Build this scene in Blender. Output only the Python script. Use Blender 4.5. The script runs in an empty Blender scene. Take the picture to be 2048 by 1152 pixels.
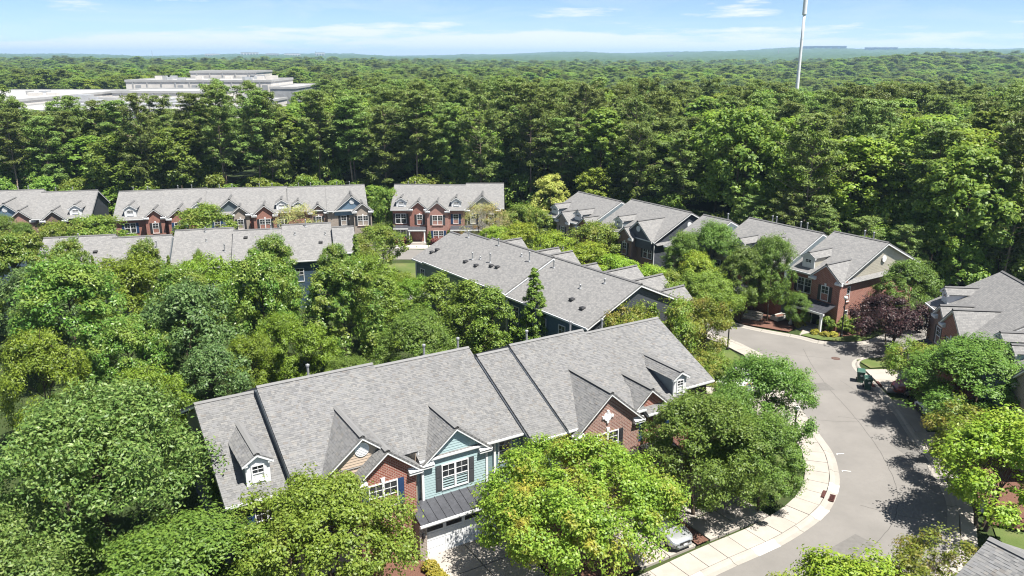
import bpy, math, random
import numpy as np
from mathutils import Vector, Matrix

R = math.radians
scene = bpy.context.scene
col = scene.collection
rnd = random.Random(7)

# ------------------------------------------------------------------ camera
CAM_H = 28.0
cam_d = bpy.data.cameras.new('camera'); cam = bpy.data.objects.new('camera', cam_d); col.objects.link(cam)
cam.location = (0, 0, CAM_H)
cam.rotation_euler = (R(90) - math.atan(464 / 1585.0), 0, 0)
cam_d.sensor_fit = 'HORIZONTAL'; cam_d.sensor_width = 36.0; cam_d.lens = 36.0 * 1585.0 / 2048.0
cam_d.clip_start = 0.5; cam_d.clip_end = 40000
scene.camera = cam

# ------------------------------------------------------------------ world, sun, exposure
SUN_EL, SUN_DIR = 65.0, (0.786, -0.618)          # direction towards the sun on the ground
w = bpy.data.worlds.new('World'); scene.world = w; w.use_nodes = True
nt = w.node_tree; nt.nodes.clear()
def nn(t, ty, **kw):
    n = t.nodes.new(ty)
    for k, v in kw.items(): setattr(n, k, v)
    return n
out = nn(nt, 'ShaderNodeOutputWorld'); bg = nn(nt, 'ShaderNodeBackground'); sky = nn(nt, 'ShaderNodeTexSky')
sky.sky_type = 'NISHITA'; sky.sun_disc = False; sky.sun_elevation = R(SUN_EL)
sky.sun_rotation = math.atan2(SUN_DIR[0], SUN_DIR[1]); sky.altitude = 100; sky.air_density = 0.6; sky.dust_density = 0.0; sky.ozone_density = 5.0
# thin cloud band and wisps, plus unseen high cloud added as fill light
tc = nn(nt, 'ShaderNodeTexCoord'); sep = nn(nt, 'ShaderNodeSeparateXYZ'); nt.links.new(tc.outputs['Generated'], sep.inputs[0])
def mth(t, op, a, b=None, clamp=False):
    n = t.nodes.new('ShaderNodeMath'); n.operation = op; n.use_clamp = clamp
    for i, v in enumerate((a, b)):
        if v is None: continue
        if isinstance(v, (int, float)): n.inputs[i].default_value = v
        else: t.links.new(v, n.inputs[i])
    return n.outputs[0]
zc = mth(nt, 'MAXIMUM', sep.outputs[2], 0.012)
px_ = mth(nt, 'DIVIDE', sep.outputs[0], zc); py_ = mth(nt, 'DIVIDE', sep.outputs[1], zc)
cmb = nn(nt, 'ShaderNodeCombineXYZ'); nt.links.new(mth(nt, 'MULTIPLY', sep.outputs[0], 3.0), cmb.inputs[0]); nt.links.new(mth(nt, 'MULTIPLY', sep.outputs[1], 3.0), cmb.inputs[1]); nt.links.new(mth(nt, 'MULTIPLY', sep.outputs[2], 26.0), cmb.inputs[2])
nz = nn(nt, 'ShaderNodeTexNoise'); nz.inputs['Scale'].default_value = 1.6; nz.inputs['Detail'].default_value = 7; nz.inputs['Roughness'].default_value = 0.62
nt.links.new(cmb.outputs[0], nz.inputs['Vector'])
# band mask: clouds gather low over the horizon, thin out above
mr = nn(nt, 'ShaderNodeMapRange'); nt.links.new(sep.outputs[2], mr.inputs[0])
mr.inputs[1].default_value = 0.008; mr.inputs[2].default_value = 0.042; mr.inputs[3].default_value = 0.20; mr.inputs[4].default_value = -0.035; mr.clamp = True
dens = mth(nt, 'ADD', nz.outputs['Fac'], mr.outputs[0])
cr = nn(nt, 'ShaderNodeMapRange'); nt.links.new(dens, cr.inputs[0]); cr.inputs[1].default_value = 0.53; cr.inputs[2].default_value = 0.63; cr.inputs[3].default_value = 0.0; cr.inputs[4].default_value = 0.85; cr.clamp = True
nz2 = nn(nt, 'ShaderNodeTexNoise'); nz2.inputs['Scale'].default_value = 1.1; nz2.inputs['Detail'].default_value = 8; nz2.inputs['Roughness'].default_value = 0.6; nz2.inputs['Distortion'].default_value = 0.6  # high cloud layer above the view, put in to brighten the shadows
cmb2 = nn(nt, 'ShaderNodeCombineXYZ'); zz2 = mth(nt, 'ADD', sep.outputs[2], 0.12); nt.links.new(mth(nt, 'DIVIDE', sep.outputs[0], zz2), cmb2.inputs[0]); nt.links.new(mth(nt, 'DIVIDE', sep.outputs[1], zz2), cmb2.inputs[1]); nt.links.new(cmb2.outputs[0], nz2.inputs['Vector'])
cr2 = nn(nt, 'ShaderNodeMapRange'); nt.links.new(nz2.outputs['Fac'], cr2.inputs[0]); cr2.inputs[1].default_value = 0.47; cr2.inputs[2].default_value = 0.70; cr2.inputs[3].default_value = 0.0; cr2.inputs[4].default_value = 0.75; cr2.clamp = True
up_ = nn(nt, 'ShaderNodeMapRange'); nt.links.new(sep.outputs[2], up_.inputs[0]); up_.inputs[1].default_value = 0.02; up_.inputs[2].default_value = 0.25; up_.inputs[3].default_value = 0.15; up_.inputs[4].default_value = 1.0; up_.clamp = True
cfac = mth(nt, 'MAXIMUM', cr.outputs[0], mth(nt, 'MULTIPLY', cr2.outputs[0], up_.outputs[0]))
mx = nn(nt, 'ShaderNodeMixRGB'); mx.inputs[2].default_value = (8.0, 8.1, 8.3, 1)
nt.links.new(cfac, mx.inputs[0]); nt.links.new(sky.outputs[0], mx.inputs[1]); nt.links.new(mx.outputs[0], bg.inputs[0])
bg.inputs[1].default_value = 0.050
nt.links.new(bg.outputs[0], out.inputs[0])

sd = bpy.data.lights.new('sun', 'SUN'); sd.energy = 5.0; sd.angle = R(0.55); sd.color = (1.0, 0.955, 0.88)
sun = bpy.data.objects.new('sun', sd); col.objects.link(sun)
_ce = math.cos(R(SUN_EL)); SV = Vector((SUN_DIR[0] * _ce, SUN_DIR[1] * _ce, math.sin(R(SUN_EL))))
sun.rotation_euler = SV.to_track_quat('Z', 'Y').to_euler(); sun.location = (60, -60, 150)

vs = scene.view_settings
scene.display_settings.display_device = 'sRGB'
vs.view_transform = 'Standard'; vs.look = 'None'; vs.exposure = 1.47; vs.gamma = 1.0; vs.use_curve_mapping = False
cy = scene.cycles
cy.max_bounces = 9; cy.diffuse_bounces = 6; cy.glossy_bounces = 2; cy.transmission_bounces = 6; cy.transparent_max_bounces = 4; cy.volume_bounces = 0
cy.pixel_filter_type = 'BLACKMAN_HARRIS'; cy.filter_width = 1.15; cy.use_adaptive_sampling = False; cy.use_denoising = True; cy.sample_clamp_indirect = 6
try:
    cy.denoiser = 'OPENIMAGEDENOISE'; cy.denoising_input_passes = 'RGB_ALBEDO_NORMAL'; cy.denoising_prefilter = 'ACCURATE'
except Exception: pass

HAZE = 1.2e-4
# ------------------------------------------------------------------ terrain height
def sstep(a, b, t):
    t = np.clip((t - a) / (b - a), 0, 1); return t * t * (3 - 2 * t)
def gz(x, y):
    x = np.asarray(x, float); y = np.asarray(y, float)
    z = -2.3 * sstep(75, 130, y)
    far = sstep(170, 420, np.hypot(x, y))
    z = z + far * (3.2 * np.sin(x * .0071 + 1.3) * np.sin(y * .0093 + .4) + 2.0 * np.sin(x * .013 - y * .011 + 2) - 1.0)
    r = np.hypot(x, y); az = np.arctan2(x, np.maximum(y, 1))
    # long low ridge on the horizon, higher towards the east
    z = z + sstep(2200, 7500, r) * (22 + 46 * sstep(-.12, .42, az) + 9 * np.sin(az * 21 + .7) + 6 * np.sin(az * 47 + r * .0007)) * (1 - .9 * sstep(9500, 15000, r))
    z = z + 15 * sstep(.30, .50, az) * sstep(600, 1500, r) * (1 - .7 * sstep(2500, 5000, r))
    z = z - sstep(190, 330, r) * (1 - sstep(1300, 3200, r)) * (2.5 + 6.0 * sstep(-.25, .15, az))
    return z
def gz1(x, y): return float(gz(x, y))

# ------------------------------------------------------------------ helpers
class MB:
    def __init__(s): s.v = []; s.f = []; s.m = []; s.uv = {}
    def add(s, vs, fs, mi=0):
        o = len(s.v); s.v += [tuple(v) for v in vs]
        for f in fs: s.f.append(tuple(i + o for i in f)); s.m.append(mi)
        return s
    def box(s, x0, x1, y0, y1, z0, z1, mi=0):
        return s.add([(x0,y0,z0),(x1,y0,z0),(x1,y1,z0),(x0,y1,z0),(x0,y0,z1),(x1,y0,z1),(x1,y1,z1),(x0,y1,z1)],
                     [(0,3,2,1),(4,5,6,7),(0,1,5,4),(1,2,6,5),(2,3,7,6),(3,0,4,7)], mi)
    def hexa(s, b, t, mi=0):   # bottom ring of 4, top ring of 4
        return s.add(list(b) + list(t), [(0,3,2,1),(4,5,6,7),(0,1,5,4),(1,2,6,5),(2,3,7,6),(3,0,4,7)], mi)
    def prism(s, poly, f0, f1, mi=0, caps=None, sides=None):  # poly 2d; f0/f1 map a 2d point to 3d
        n = len(poly); o = len(s.v)
        s.v += [tuple(f0(p)) for p in poly] + [tuple(f1(p)) for p in poly]
        s.f.append(tuple(o + i for i in range(n))); s.m.append(mi if caps is None else caps[0])
        s.f.append(tuple(o + n + i for i in reversed(range(n)))); s.m.append(mi if caps is None else caps[1])
        for i in range(n):
            j = (i + 1) % n; s.f.append((o + j, o + i, o + n + i, o + n + j)); s.m.append(mi if sides is None else sides[i])
        return s
    def slab(s, q, t, mi=0):    # q: 4 top points, thickness straight down along the normal
        q = [Vector(p) for p in q]; n = (q[1] - q[0]).cross(q[3] - q[0]).normalized()
        if n.z < 0: n = -n
        f = len(s.f)
        s.hexa([p - n * t for p in q], q, mi)
        e = (q[1] - q[0]).normalized(); up = n.cross(e)
        for i in range(6): s.uv[f + i] = (q[0], e, up)
        return s
    def tube(s, p0, p1, r0, r1, n=6, mi=0, cap=False):
        p0 = Vector(p0); p1 = Vector(p1); d = (p1 - p0).normalized()
        a = d.orthogonal().normalized(); b = d.cross(a); o = len(s.v)
        for p, r in ((p0, r0), (p1, r1)):
            for i in range(n):
                t = 2 * math.pi * i / n; s.v.append(tuple(p + (a * math.cos(t) + b * math.sin(t)) * r))
        for i in range(n):
            j = (i + 1) % n; s.f.append((o + i, o + j, o + n + j, o + n + i)); s.m.append(mi)
        if cap:
            s.f.append(tuple(o + n + i for i in range(n))); s.m.append(mi)
            s.f.append(tuple(o + i for i in reversed(range(n)))); s.m.append(mi)
        return s
    def lathe(s, prof, n=16, c=(0, 0, 0), mi=0):
        o = len(s.v)
        for r, z in prof:
            for i in range(n):
                t = 2 * math.pi * i / n; s.v.append((c[0] + r * math.cos(t), c[1] + r * math.sin(t), c[2] + z))
        for k in range(len(prof) - 1):
            for i in range(n):
                j = (i + 1) % n; s.f.append((o + k*n + i, o + k*n + j, o + (k+1)*n + j, o + (k+1)*n + i)); s.m.append(mi)
        s.f.append(tuple(o + i for i in reversed(range(n)))); s.m.append(mi)
        s.f.append(tuple(o + (len(prof)-1)*n + i for i in range(n))); s.m.append(mi)
        return s
    def mesh(s, name, mats, smooth=False):
        me = bpy.data.meshes.new(name); me.from_pydata(s.v, [], s.f)
        for m in (mats if isinstance(mats, (list, tuple)) else [mats]): me.materials.append(m)
        if isinstance(mats, (list, tuple)) and len(mats) > 1: me.polygons.foreach_set('material_index', s.m)
        if s.uv:
            u = me.uv_layers.new(name='UVMap').data
            for p in me.polygons:
                if p.index in s.uv:
                    q, e, up = s.uv[p.index]
                    for li in p.loop_indices:
                        d = me.vertices[me.loops[li].vertex_index].co - q; u[li].uv = (d.dot(e), d.dot(up))
        if smooth: me.shade_smooth()
        me.update(); return me
def link(name, me, parent=None, loc=(0, 0, 0), rz=0.0, kind=None):
    o = bpy.data.objects.new(name, me); col.objects.link(o)
    if parent is not None: o.parent = parent
    o.location = loc
    if rz: o.rotation_euler = (0, 0, rz)
    if kind: o['kind'] = kind
    return o
def obj(name, mb, mats, parent=None, loc=(0, 0, 0), rz=0.0, kind=None, smooth=False):
    return link(name, mb.mesh(name, mats, smooth), parent, loc, rz, kind)
def tag(o, label, cat, group=None):
    o['label'] = label; o['category'] = cat
    if group: o['group'] = group
    return o
def thing(name, label, cat, loc=(0, 0, 0), rz=0.0, group=None):
    o = bpy.data.objects.new(name, None); col.objects.link(o); o.location = loc; o.rotation_euler = (0, 0, rz); o.empty_display_size = .3
    return tag(o, label, cat, group)

# ------------------------------------------------------------------ materials
MATS = {}
def material(name):
    m = bpy.data.materials.new(name); m.use_nodes = True; t = m.node_tree
    return m, t, t.nodes['Principled BSDF']
def lk(t, a, b): t.links.new(a, b)
def ramp(t, fac, stops):
    r = t.nodes.new('ShaderNodeValToRGB'); e = r.color_ramp.elements
    while len(e) < len(stops): e.new(.5)
    for i, (p, c) in enumerate(stops): e[i].position = p; e[i].color = (*c, 1)
    if fac is not None: lk(t, fac, r.inputs[0])
    return r.outputs[0]
def noise(t, vec, scale, detail=4, rough=.6):
    n = t.nodes.new('ShaderNodeTexNoise'); n.inputs['Scale'].default_value = scale; n.inputs['Detail'].default_value = detail; n.inputs['Roughness'].default_value = rough
    if vec is not None: lk(t, vec, n.inputs['Vector'])
    return n.outputs['Fac']
def bump(t, b, h, strength=.3, dist=.02):
    n = t.nodes.new('ShaderNodeBump'); n.inputs['Strength'].default_value = strength; n.inputs['Distance'].default_value = dist
    lk(t, h, n.inputs['Height']); lk(t, n.outputs[0], b.inputs['Normal'])
def ocoord(t): return t.nodes.new('ShaderNodeTexCoord').outputs['Object']
def wcoord(t): return t.nodes.new('ShaderNodeNewGeometry').outputs['Position']
def mixc(t, f, a, b, mode='MIX'):
    n = t.nodes.new('ShaderNodeMixRGB'); n.blend_type = mode
    for i, v in ((0, f), (1, a), (2, b)):
        if isinstance(v, (int, float)): n.inputs[i].default_value = v
        elif isinstance(v, tuple): n.inputs[i].default_value = (*v, 1)
        else: lk(t, v, n.inputs[i])
    return n.outputs[0]
def plain(name, c, rough=.6, var=.12, scale=6, metal=0.0, spec=.4, bmp=0.0):
    if name in MATS: return MATS[name]
    m, t, b = material(name); v = noise(t, ocoord(t), scale, 5)
    lo = tuple(x * (1 - var) for x in c); hi = tuple(min(1, x * (1 + var)) for x in c)
    lk(t, ramp(t, v, [(.3, lo), (.7, hi)]), b.inputs['Base Color'])
    b.inputs['Roughness'].default_value = rough; b.inputs['Metallic'].default_value = metal; b.inputs['Specular IOR Level'].default_value = spec
    if bmp: bump(t, b, v, bmp, .02)
    MATS[name] = m; return m
def m_brick(name, c1, c2, mort):
    if name in MATS: return MATS[name]
    m, t, b = material(name); oc = ocoord(t); sp = t.nodes.new('ShaderNodeSeparateXYZ'); lk(t, oc, sp.inputs[0])
    cb = t.nodes.new('ShaderNodeCombineXYZ'); lk(t, mth(t, 'ADD', sp.outputs[0], sp.outputs[1]), cb.inputs[0]); lk(t, sp.outputs[2], cb.inputs[1])
    k = t.nodes.new('ShaderNodeTexBrick'); lk(t, cb.outputs[0], k.inputs['Vector'])
    k.inputs['Scale'].default_value = 1; k.inputs['Brick Width'].default_value = .27; k.inputs['Row Height'].default_value = .10
    k.inputs['Mortar Size'].default_value = .016; k.inputs['Mortar Smooth'].default_value = .1; k.inputs['Bias'].default_value = 0
    k.inputs['Color1'].default_value = (*c1, 1); k.inputs['Color2'].default_value = (*c2, 1); k.inputs['Mortar'].default_value = (*mort, 1)
    n1 = noise(t, oc, 2.2, 5); c = mixc(t, mth(t, 'MULTIPLY', n1, .5), k.outputs['Color'], tuple(x * .55 for x in c1), 'MIX')
    lk(t, c, b.inputs['Base Color']); b.inputs['Roughness'].default_value = .85; b.inputs['Specular IOR Level'].default_value = .2
    bump(t, b, mth(t, 'SUBTRACT', 1.0, k.outputs['Fac']), .5, .012)
    MATS[name] = m; return m
def m_siding(name, c):
    if name in MATS: return MATS[name]
    m, t, b = material(name); oc = ocoord(t); sp = t.nodes.new('ShaderNodeSeparateXYZ'); lk(t, oc, sp.inputs[0])
    fr = mth(t, 'FRACT', mth(t, 'DIVIDE', sp.outputs[2], .18))
    v = noise(t, oc, 3, 4)
    base = ramp(t, v, [(.3, tuple(x * .9 for x in c)), (.7, tuple(min(1, x * 1.06) for x in c))])
    lk(t, base, b.inputs['Base Color']); b.inputs['Roughness'].default_value = .6; b.inputs['Specular IOR Level'].default_value = .3
    bump(t, b, fr, .9, .03)
    MATS[name] = m; return m
def m_shingle_geo():
    if 'shingle_geo' in MATS: return MATS['shingle_geo']
    m, t, b = material('shingle_tabs'); g = t.nodes.new('ShaderNodeNewGeometry'); oc = ocoord(t)
    c = ramp(t, g.outputs['Random Per Island'], [(0, (.118, .120, .124)), (.25, (.165, .165, .166)), (.5, (.205, .204, .200)), (.75, (.185, .188, .196)), (.93, (.235, .228, .216)), (1, (.15, .135, .122))])
    n1 = noise(t, oc, .55, 5, .65); n2 = noise(t, oc, 60, 3)
    c = mixc(t, mth(t, 'MULTIPLY', mth(t, 'SUBTRACT', n1, .35), .55), c, (.10, .102, .108))
    c = mixc(t, mth(t, 'MULTIPLY', n2, .35), c, (.25, .25, .25))
    oi = t.nodes.new('ShaderNodeObjectInfo'); c = mixc(t, mth(t, 'MULTIPLY', oi.outputs['Random'], .22), c, (.115, .112, .108))
    mp = t.nodes.new('ShaderNodeMapping'); mp.inputs['Scale'].default_value = (1.6, .18, .18); lk(t, oc, mp.inputs[0]); st = noise(t, mp.outputs[0], 1.3, 4); c = mixc(t, mth(t, 'MULTIPLY', mth(t, 'SUBTRACT', st, .5), 1.1, True), c, (.09, .09, .092))
    lk(t, c, b.inputs['Base Color']); b.inputs['Roughness'].default_value = .9; b.inputs['Specular IOR Level'].default_value = .25
    bump(t, b, n2, .5, .006); MATS['shingle_geo'] = m; return m
def m_shingle():
    if 'shingle' in MATS: return MATS['shingle']
    m, t, b = material('shingle'); uv = t.nodes.new('ShaderNodeTexCoord').outputs['UV']
    k = t.nodes.new('ShaderNodeTexBrick'); lk(t, uv, k.inputs['Vector']); k.offset_frequency = 2; k.squash_frequency = 3; k.squash = .7
    k.inputs['Scale'].default_value = 1; k.inputs['Brick Width'].default_value = .33; k.inputs['Row Height'].default_value = .155
    k.inputs['Mortar Size'].default_value = .012; k.inputs['Mortar Smooth'].default_value = .5; k.inputs['Bias'].default_value = 0
    k.inputs['Color1'].default_value = (.15, .15, .151, 1); k.inputs['Color2'].default_value = (.25, .246, .24, 1); k.inputs['Mortar'].default_value = (.085, .086, .09, 1)
    oc = ocoord(t); n1 = noise(t, oc, .5, 5, .65); n2 = noise(t, oc, 7, 3)
    c = mixc(t, mth(t, 'MULTIPLY', mth(t, 'SUBTRACT', n1, .3), .5), k.outputs['Color'], (.12, .12, .125))
    c = mixc(t, mth(t, 'MULTIPLY', n2, .45), c, (.26, .255, .25))
    lk(t, c, b.inputs['Base Color']); b.inputs['Roughness'].default_value = .9; b.inputs['Specular IOR Level'].default_value = .25
    bump(t, b, mth(t, 'SUBTRACT', 1.0, k.outputs['Fac']), .35, .01); MATS['shingle'] = m; return m
def m_glass():
    if 'glass' in MATS: return MATS['glass']
    m, t, b = material('window_glass'); v = noise(t, ocoord(t), 1.7, 2)
    lk(t, ramp(t, v, [(.35, (.012, .015, .018)), (.62, (.05, .055, .06)), (.75, (.16, .15, .14))]), b.inputs['Base Color'])
    b.inputs['Roughness'].default_value = .10; b.inputs['Specular IOR Level'].default_value = .35; MATS['glass'] = m; return m
def m_ground():
    m, t, b = material('ground_cover'); p = wcoord(t); n1 = noise(t, p, .05, 6); n2 = noise(t, p, .9, 6, .7); n3 = noise(t, p, 7, 3)
    c = ramp(t, n2, [(.3, (.030, .045, .016)), (.5, (.055, .075, .024)), (.66, (.075, .068, .035)), (.8, (.11, .085, .052))])
    c = mixc(t, n1, c, (.035, .058, .018)); lk(t, c, b.inputs['Base Color']); b.inputs['Roughness'].default_value = .95; b.inputs['Specular IOR Level'].default_value = .1
    bump(t, b, n3, .8, .08); return m
def m_lawn():
    m, t, b = material('lawn'); p = wcoord(t); n1 = noise(t, p, .35, 5); n2 = noise(t, p, 9, 4, .7)
    c = ramp(t, n1, [(.3, (.085, .125, .032)), (.5, (.125, .160, .050)), (.68, (.20, .19, .085))])
    c = mixc(t, mth(t, 'MULTIPLY', n2, .6), c, (.055, .095, .02)); lk(t, c, b.inputs['Base Color']); b.inputs['Roughness'].default_value = .9; b.inputs['Specular IOR Level'].default_value = .15
    bump(t, b, n2, 1, .05); return m
def m_asphalt():
    m, t, b = material('asphalt'); p = wcoord(t); n1 = noise(t, p, .22, 6, .6); n2 = noise(t, p, 26, 4, .7); n3 = noise(t, p, 2.2, 5)
    c = ramp(t, n1, [(.28, (0.177, 0.168, 0.157)), (.5, (0.215, 0.203, 0.190)), (.72, (0.250, 0.236, 0.221))])
    c = mixc(t, mth(t, 'MULTIPLY', n2, .5), c, (0.153, 0.146, 0.138)); c = mixc(t, mth(t, 'MULTIPLY', mth(t, 'SUBTRACT', n3, .45), .6, True), c, (0.142, 0.136, 0.130))
    lk(t, c, b.inputs['Base Color']); b.inputs['Roughness'].default_value = .92; b.inputs['Specular IOR Level'].default_value = .2; bump(t, b, n2, .5, .012); return m
def m_concrete(name, c, var=.16):
    m, t, b = material(name); p = wcoord(t); n1 = noise(t, p, .9, 6, .65); n2 = noise(t, p, 20, 3); oi = t.nodes.new('ShaderNodeObjectInfo')
    cc = ramp(t, n1, [(.3, tuple(x * (1 - var) for x in c)), (.7, tuple(x * (1 + var * .6) for x in c))])
    cc = mixc(t, mth(t, 'MULTIPLY', n2, .25), cc, tuple(x * .7 for x in c)); cc = mixc(t, mth(t, 'MULTIPLY', oi.outputs['Random'], .28), cc, tuple(x * .72 for x in c))
    lk(t, cc, b.inputs['Base Color']); b.inputs['Roughness'].default_value = .9; b.inputs['Specular IOR Level'].default_value = .2; bump(t, b, n2, .25, .006); return m
def m_mulch():
    m, t, b = material('pine_straw'); p = wcoord(t); n1 = noise(t, p, 1.2, 5); n2 = noise(t, p, 22, 5, .75)
    c = ramp(t, n2, [(.3, (.07, .030, .020)), (.5, (.17, .078, .052)), (.7, (.27, .135, .09))]); c = mixc(t, mth(t, 'MULTIPLY', n1, .5), c, (.09, .045, .03))
    lk(t, c, b.inputs['Base Color']); b.inputs['Roughness'].default_value = .95; bump(t, b, n2, 1, .06); return m
def m_leaf(name, stops, tip=None, tip_at=.62, rough=.5, transl=.32, patch=.5, vary=.26):
    m, t, b = material('leaf_' + name); g = t.nodes.new('ShaderNodeNewGeometry'); oi = t.nodes.new('ShaderNodeObjectInfo'); oc = ocoord(t)
    c = ramp(t, g.outputs['Random Per Island'], stops)
    if tip:
        n1 = noise(t, oc, patch, 3); mr_ = t.nodes.new('ShaderNodeMapRange'); lk(t, n1, mr_.inputs[0]); mr_.inputs[1].default_value = tip_at - .08; mr_.inputs[2].default_value = tip_at + .08
        c = mixc(t, mth(t, 'MULTIPLY', mr_.outputs[0], .8), c, tip)
    hs = t.nodes.new('ShaderNodeHueSaturation'); lk(t, c, hs.inputs['Color'])
    lk(t, mth(t, 'ADD', mth(t, 'MULTIPLY', oi.outputs['Random'], .035), .4825), hs.inputs['Hue'])
    lk(t, mth(t, 'ADD', mth(t, 'MULTIPLY', oi.outputs['Random'], vary), 1.02 - vary * .5), hs.inputs['Value'])
    lk(t, hs.outputs[0], b.inputs['Base Color']); b.inputs['Roughness'].default_value = rough; b.inputs['Specular IOR Level'].default_value = .35
    tr = t.nodes.new('ShaderNodeBsdfTranslucent'); ms = t.nodes.new('ShaderNodeMixShader'); ms.inputs[0].default_value = transl
    h2 = t.nodes.new('ShaderNodeHueSaturation'); h2.inputs['Hue'].default_value = .485; h2.inputs['Value'].default_value = 1.8; lk(t, hs.outputs[0], h2.inputs['Color']); lk(t, h2.outputs[0], tr.inputs[0])
    o = t.nodes['Material Output']; lk(t, b.outputs[0], ms.inputs[1]); lk(t, tr.outputs[0], ms.inputs[2]); lk(t, ms.outputs[0], o.inputs[0]); return m

SHG = m_shingle_geo(); SH = m_shingle(); GLASS = m_glass()
WHITE = plain('white_trim', (.74, .75, .76), .5, .06); WALLW = plain('white_board', (.70, .71, .72), .6, .05)
BRICK_RED = m_brick('brick_red', (.33, .095, .065), (.24, .06, .042), (.50, .40, .34))
BRICK_PINK = m_brick('brick_pink', (.44, .20, .165), (.36, .15, .12), (.52, .43, .38))
BRICK_MIX = m_brick('brick_mixed', (.34, .16, .125), (.17, .085, .072), (.52, .44, .38))
BRICK_TAN = m_brick('brick_tan', (.36, .30, .255), (.27, .215, .18), (.50, .45, .40))
BRICK_BRN = m_brick('brick_brown', (.22, .125, .10), (.165, .092, .075), (.40, .33, .29))
SID_BLUE = m_siding('siding_pale_blue', (.30, .42, .45)); SID_NAVY = m_siding('siding_blue', (.075, .125, .19)); SID_GREY = m_siding('siding_grey_blue', (.19, .235, .26))
SID_BEIGE = m_siding('siding_beige', (.52, .42, .33)); SID_CREAM = m_siding('siding_cream', (.52, .49, .41)); SID_CHAR = m_siding('siding_charcoal', (.085, .095, .115)); SID_SLATE = m_siding('siding_slate', (.17, .26, .36)); SID_WHITE = m_siding('siding_white', (.62, .62, .60))
METAL = plain('dark_metal_roof', (.075, .078, .09), .38, .2, 3, .3, .5)
BLACK = plain('black_paint', (.018, .018, .02), .45, .1); SHUT_NAVY = plain('navy_shutter', (.018, .05, .13), .5, .1); SHUT_GREY = plain('grey_shutter', (.06, .064, .072), .5, .1); SHUT_BLK = plain('black_shutter', (.028, .029, .033), .5, .1)
GUT = plain('gutter_white', (.70, .71, .72), .4, .05); PIPE = plain('galvanised_pipe', (.34, .35, .36), .45, .2, 8, .4); DARKV = plain('dark_vent', (.03, .03, .032), .6, .1)
GAP_SHADE = plain('ridge_vent_gap_shade', (.02, .02, .022), .9, .1)  # near-black colour paints the shade in the vent gap under ridge caps
ASPH = m_asphalt(); CONC = m_concrete('concrete', (.40, .365, .325)); CONC_NEW = m_concrete('new_concrete', (.58, .56, .52), .06); GUTTER = m_concrete('kerb_concrete', (.37, .345, .31)); LAWN = m_lawn(); MULCH = m_mulch(); GROUND = m_ground()
BARK = plain('bark', (.105, .082, .062), .95, .35, 5, 0, .1, .6); BARK_PINE = plain('pine_bark', (.30, .235, .185), .95, .35, 4, 0, .1, .6); BARK_PALE = plain('pale_bark', (.23, .20, .165), .9, .3, 4, 0, .1, .5)

# ------------------------------------------------------------------ ground, road, pavements
def build_ground():
    ys = np.concatenate([np.arange(-40, 200, 8), np.geomspace(200, 14500, 64)]); us = np.linspace(-1.15, 1.15, 90)
    V = []; F = []
    for y in ys:
        half = max(90, y * 1.0 + 60)
        for u in us: x = u * half; V.append((x, y, gz1(x, y)))
    n = len(us)
    for i in range(len(ys) - 1):
        for j in range(n - 1): a = i * n + j; F.append((a, a + 1, a + n + 1, a + n))
    mb = MB(); mb.v = V; mb.f = F; mb.m = [0] * len(F)
    return obj('ground', mb, GROUND, kind='structure', smooth=True)
build_ground()

def catmull(pts, n=8, closed=False):
    P = [Vector((*p, 0)) for p in pts]; o = []
    for i in range(len(P) - 1):
        p0 = P[max(i - 1, 0)]; p1 = P[i]; p2 = P[i + 1]; p3 = P[min(i + 2, len(P) - 1)]
        for k in range(n):
            t = k / n
            o.append(.5 * ((2 * p1) + (p2 - p0) * t + (2 * p0 - 5 * p1 + 4 * p2 - p3) * t * t + (3 * p1 - p0 - 3 * p2 + p3) * t ** 3))
    o.append(P[-1]); return [(p.x, p.y) for p in o]
def offset(line, d):   # positive = to the left of the direction of travel
    o = []
    for i, p in enumerate(line):
        a = line[max(i - 1, 0)]; b = line[min(i + 1, len(line) - 1)]; t = Vector((b[0] - a[0], b[1] - a[1])).normalized(); o.append((p[0] - t.y * d, p[1] + t.x * d))
    return o
def resample(line, step):
    o = [line[0]]; acc = 0
    for a, b in zip(line[:-1], line[1:]):
        L = math.dist(a, b); s0 = 0
        while acc + L - s0 >= step:
            s0 += step - acc; acc = 0; o.append((a[0] + (b[0] - a[0]) * s0 / L, a[1] + (b[1] - a[1]) * s0 / L))
        acc += L - s0
    return o
def strip(mb, A, B, za, zb, mi=0):   # ribbon between two lines of the same length, heights above ground
    o = len(mb.v)
    for p in A: mb.v.append((p[0], p[1], gz1(*p) + za))
    for p in B: mb.v.append((p[0], p[1], gz1(*p) + zb))
    n = len(A)
    for i in range(n - 1): mb.f.append((o + i, o + i + 1, o + n + i + 1, o + n + i)); mb.m.append(mi)
def poly_sheet(name, pts, z, mat, parent=None, kind='structure'):
    mb = MB(); cx = sum(p[0] for p in pts) / len(pts); cy_ = sum(p[1] for p in pts) / len(pts)
    mb.v = [(p[0], p[1], gz1(*p) + z) for p in pts]; mb.f = [tuple(range(len(pts)))]; mb.m = [0]
    return obj(name, mb, mat, parent, kind=kind)

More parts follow.
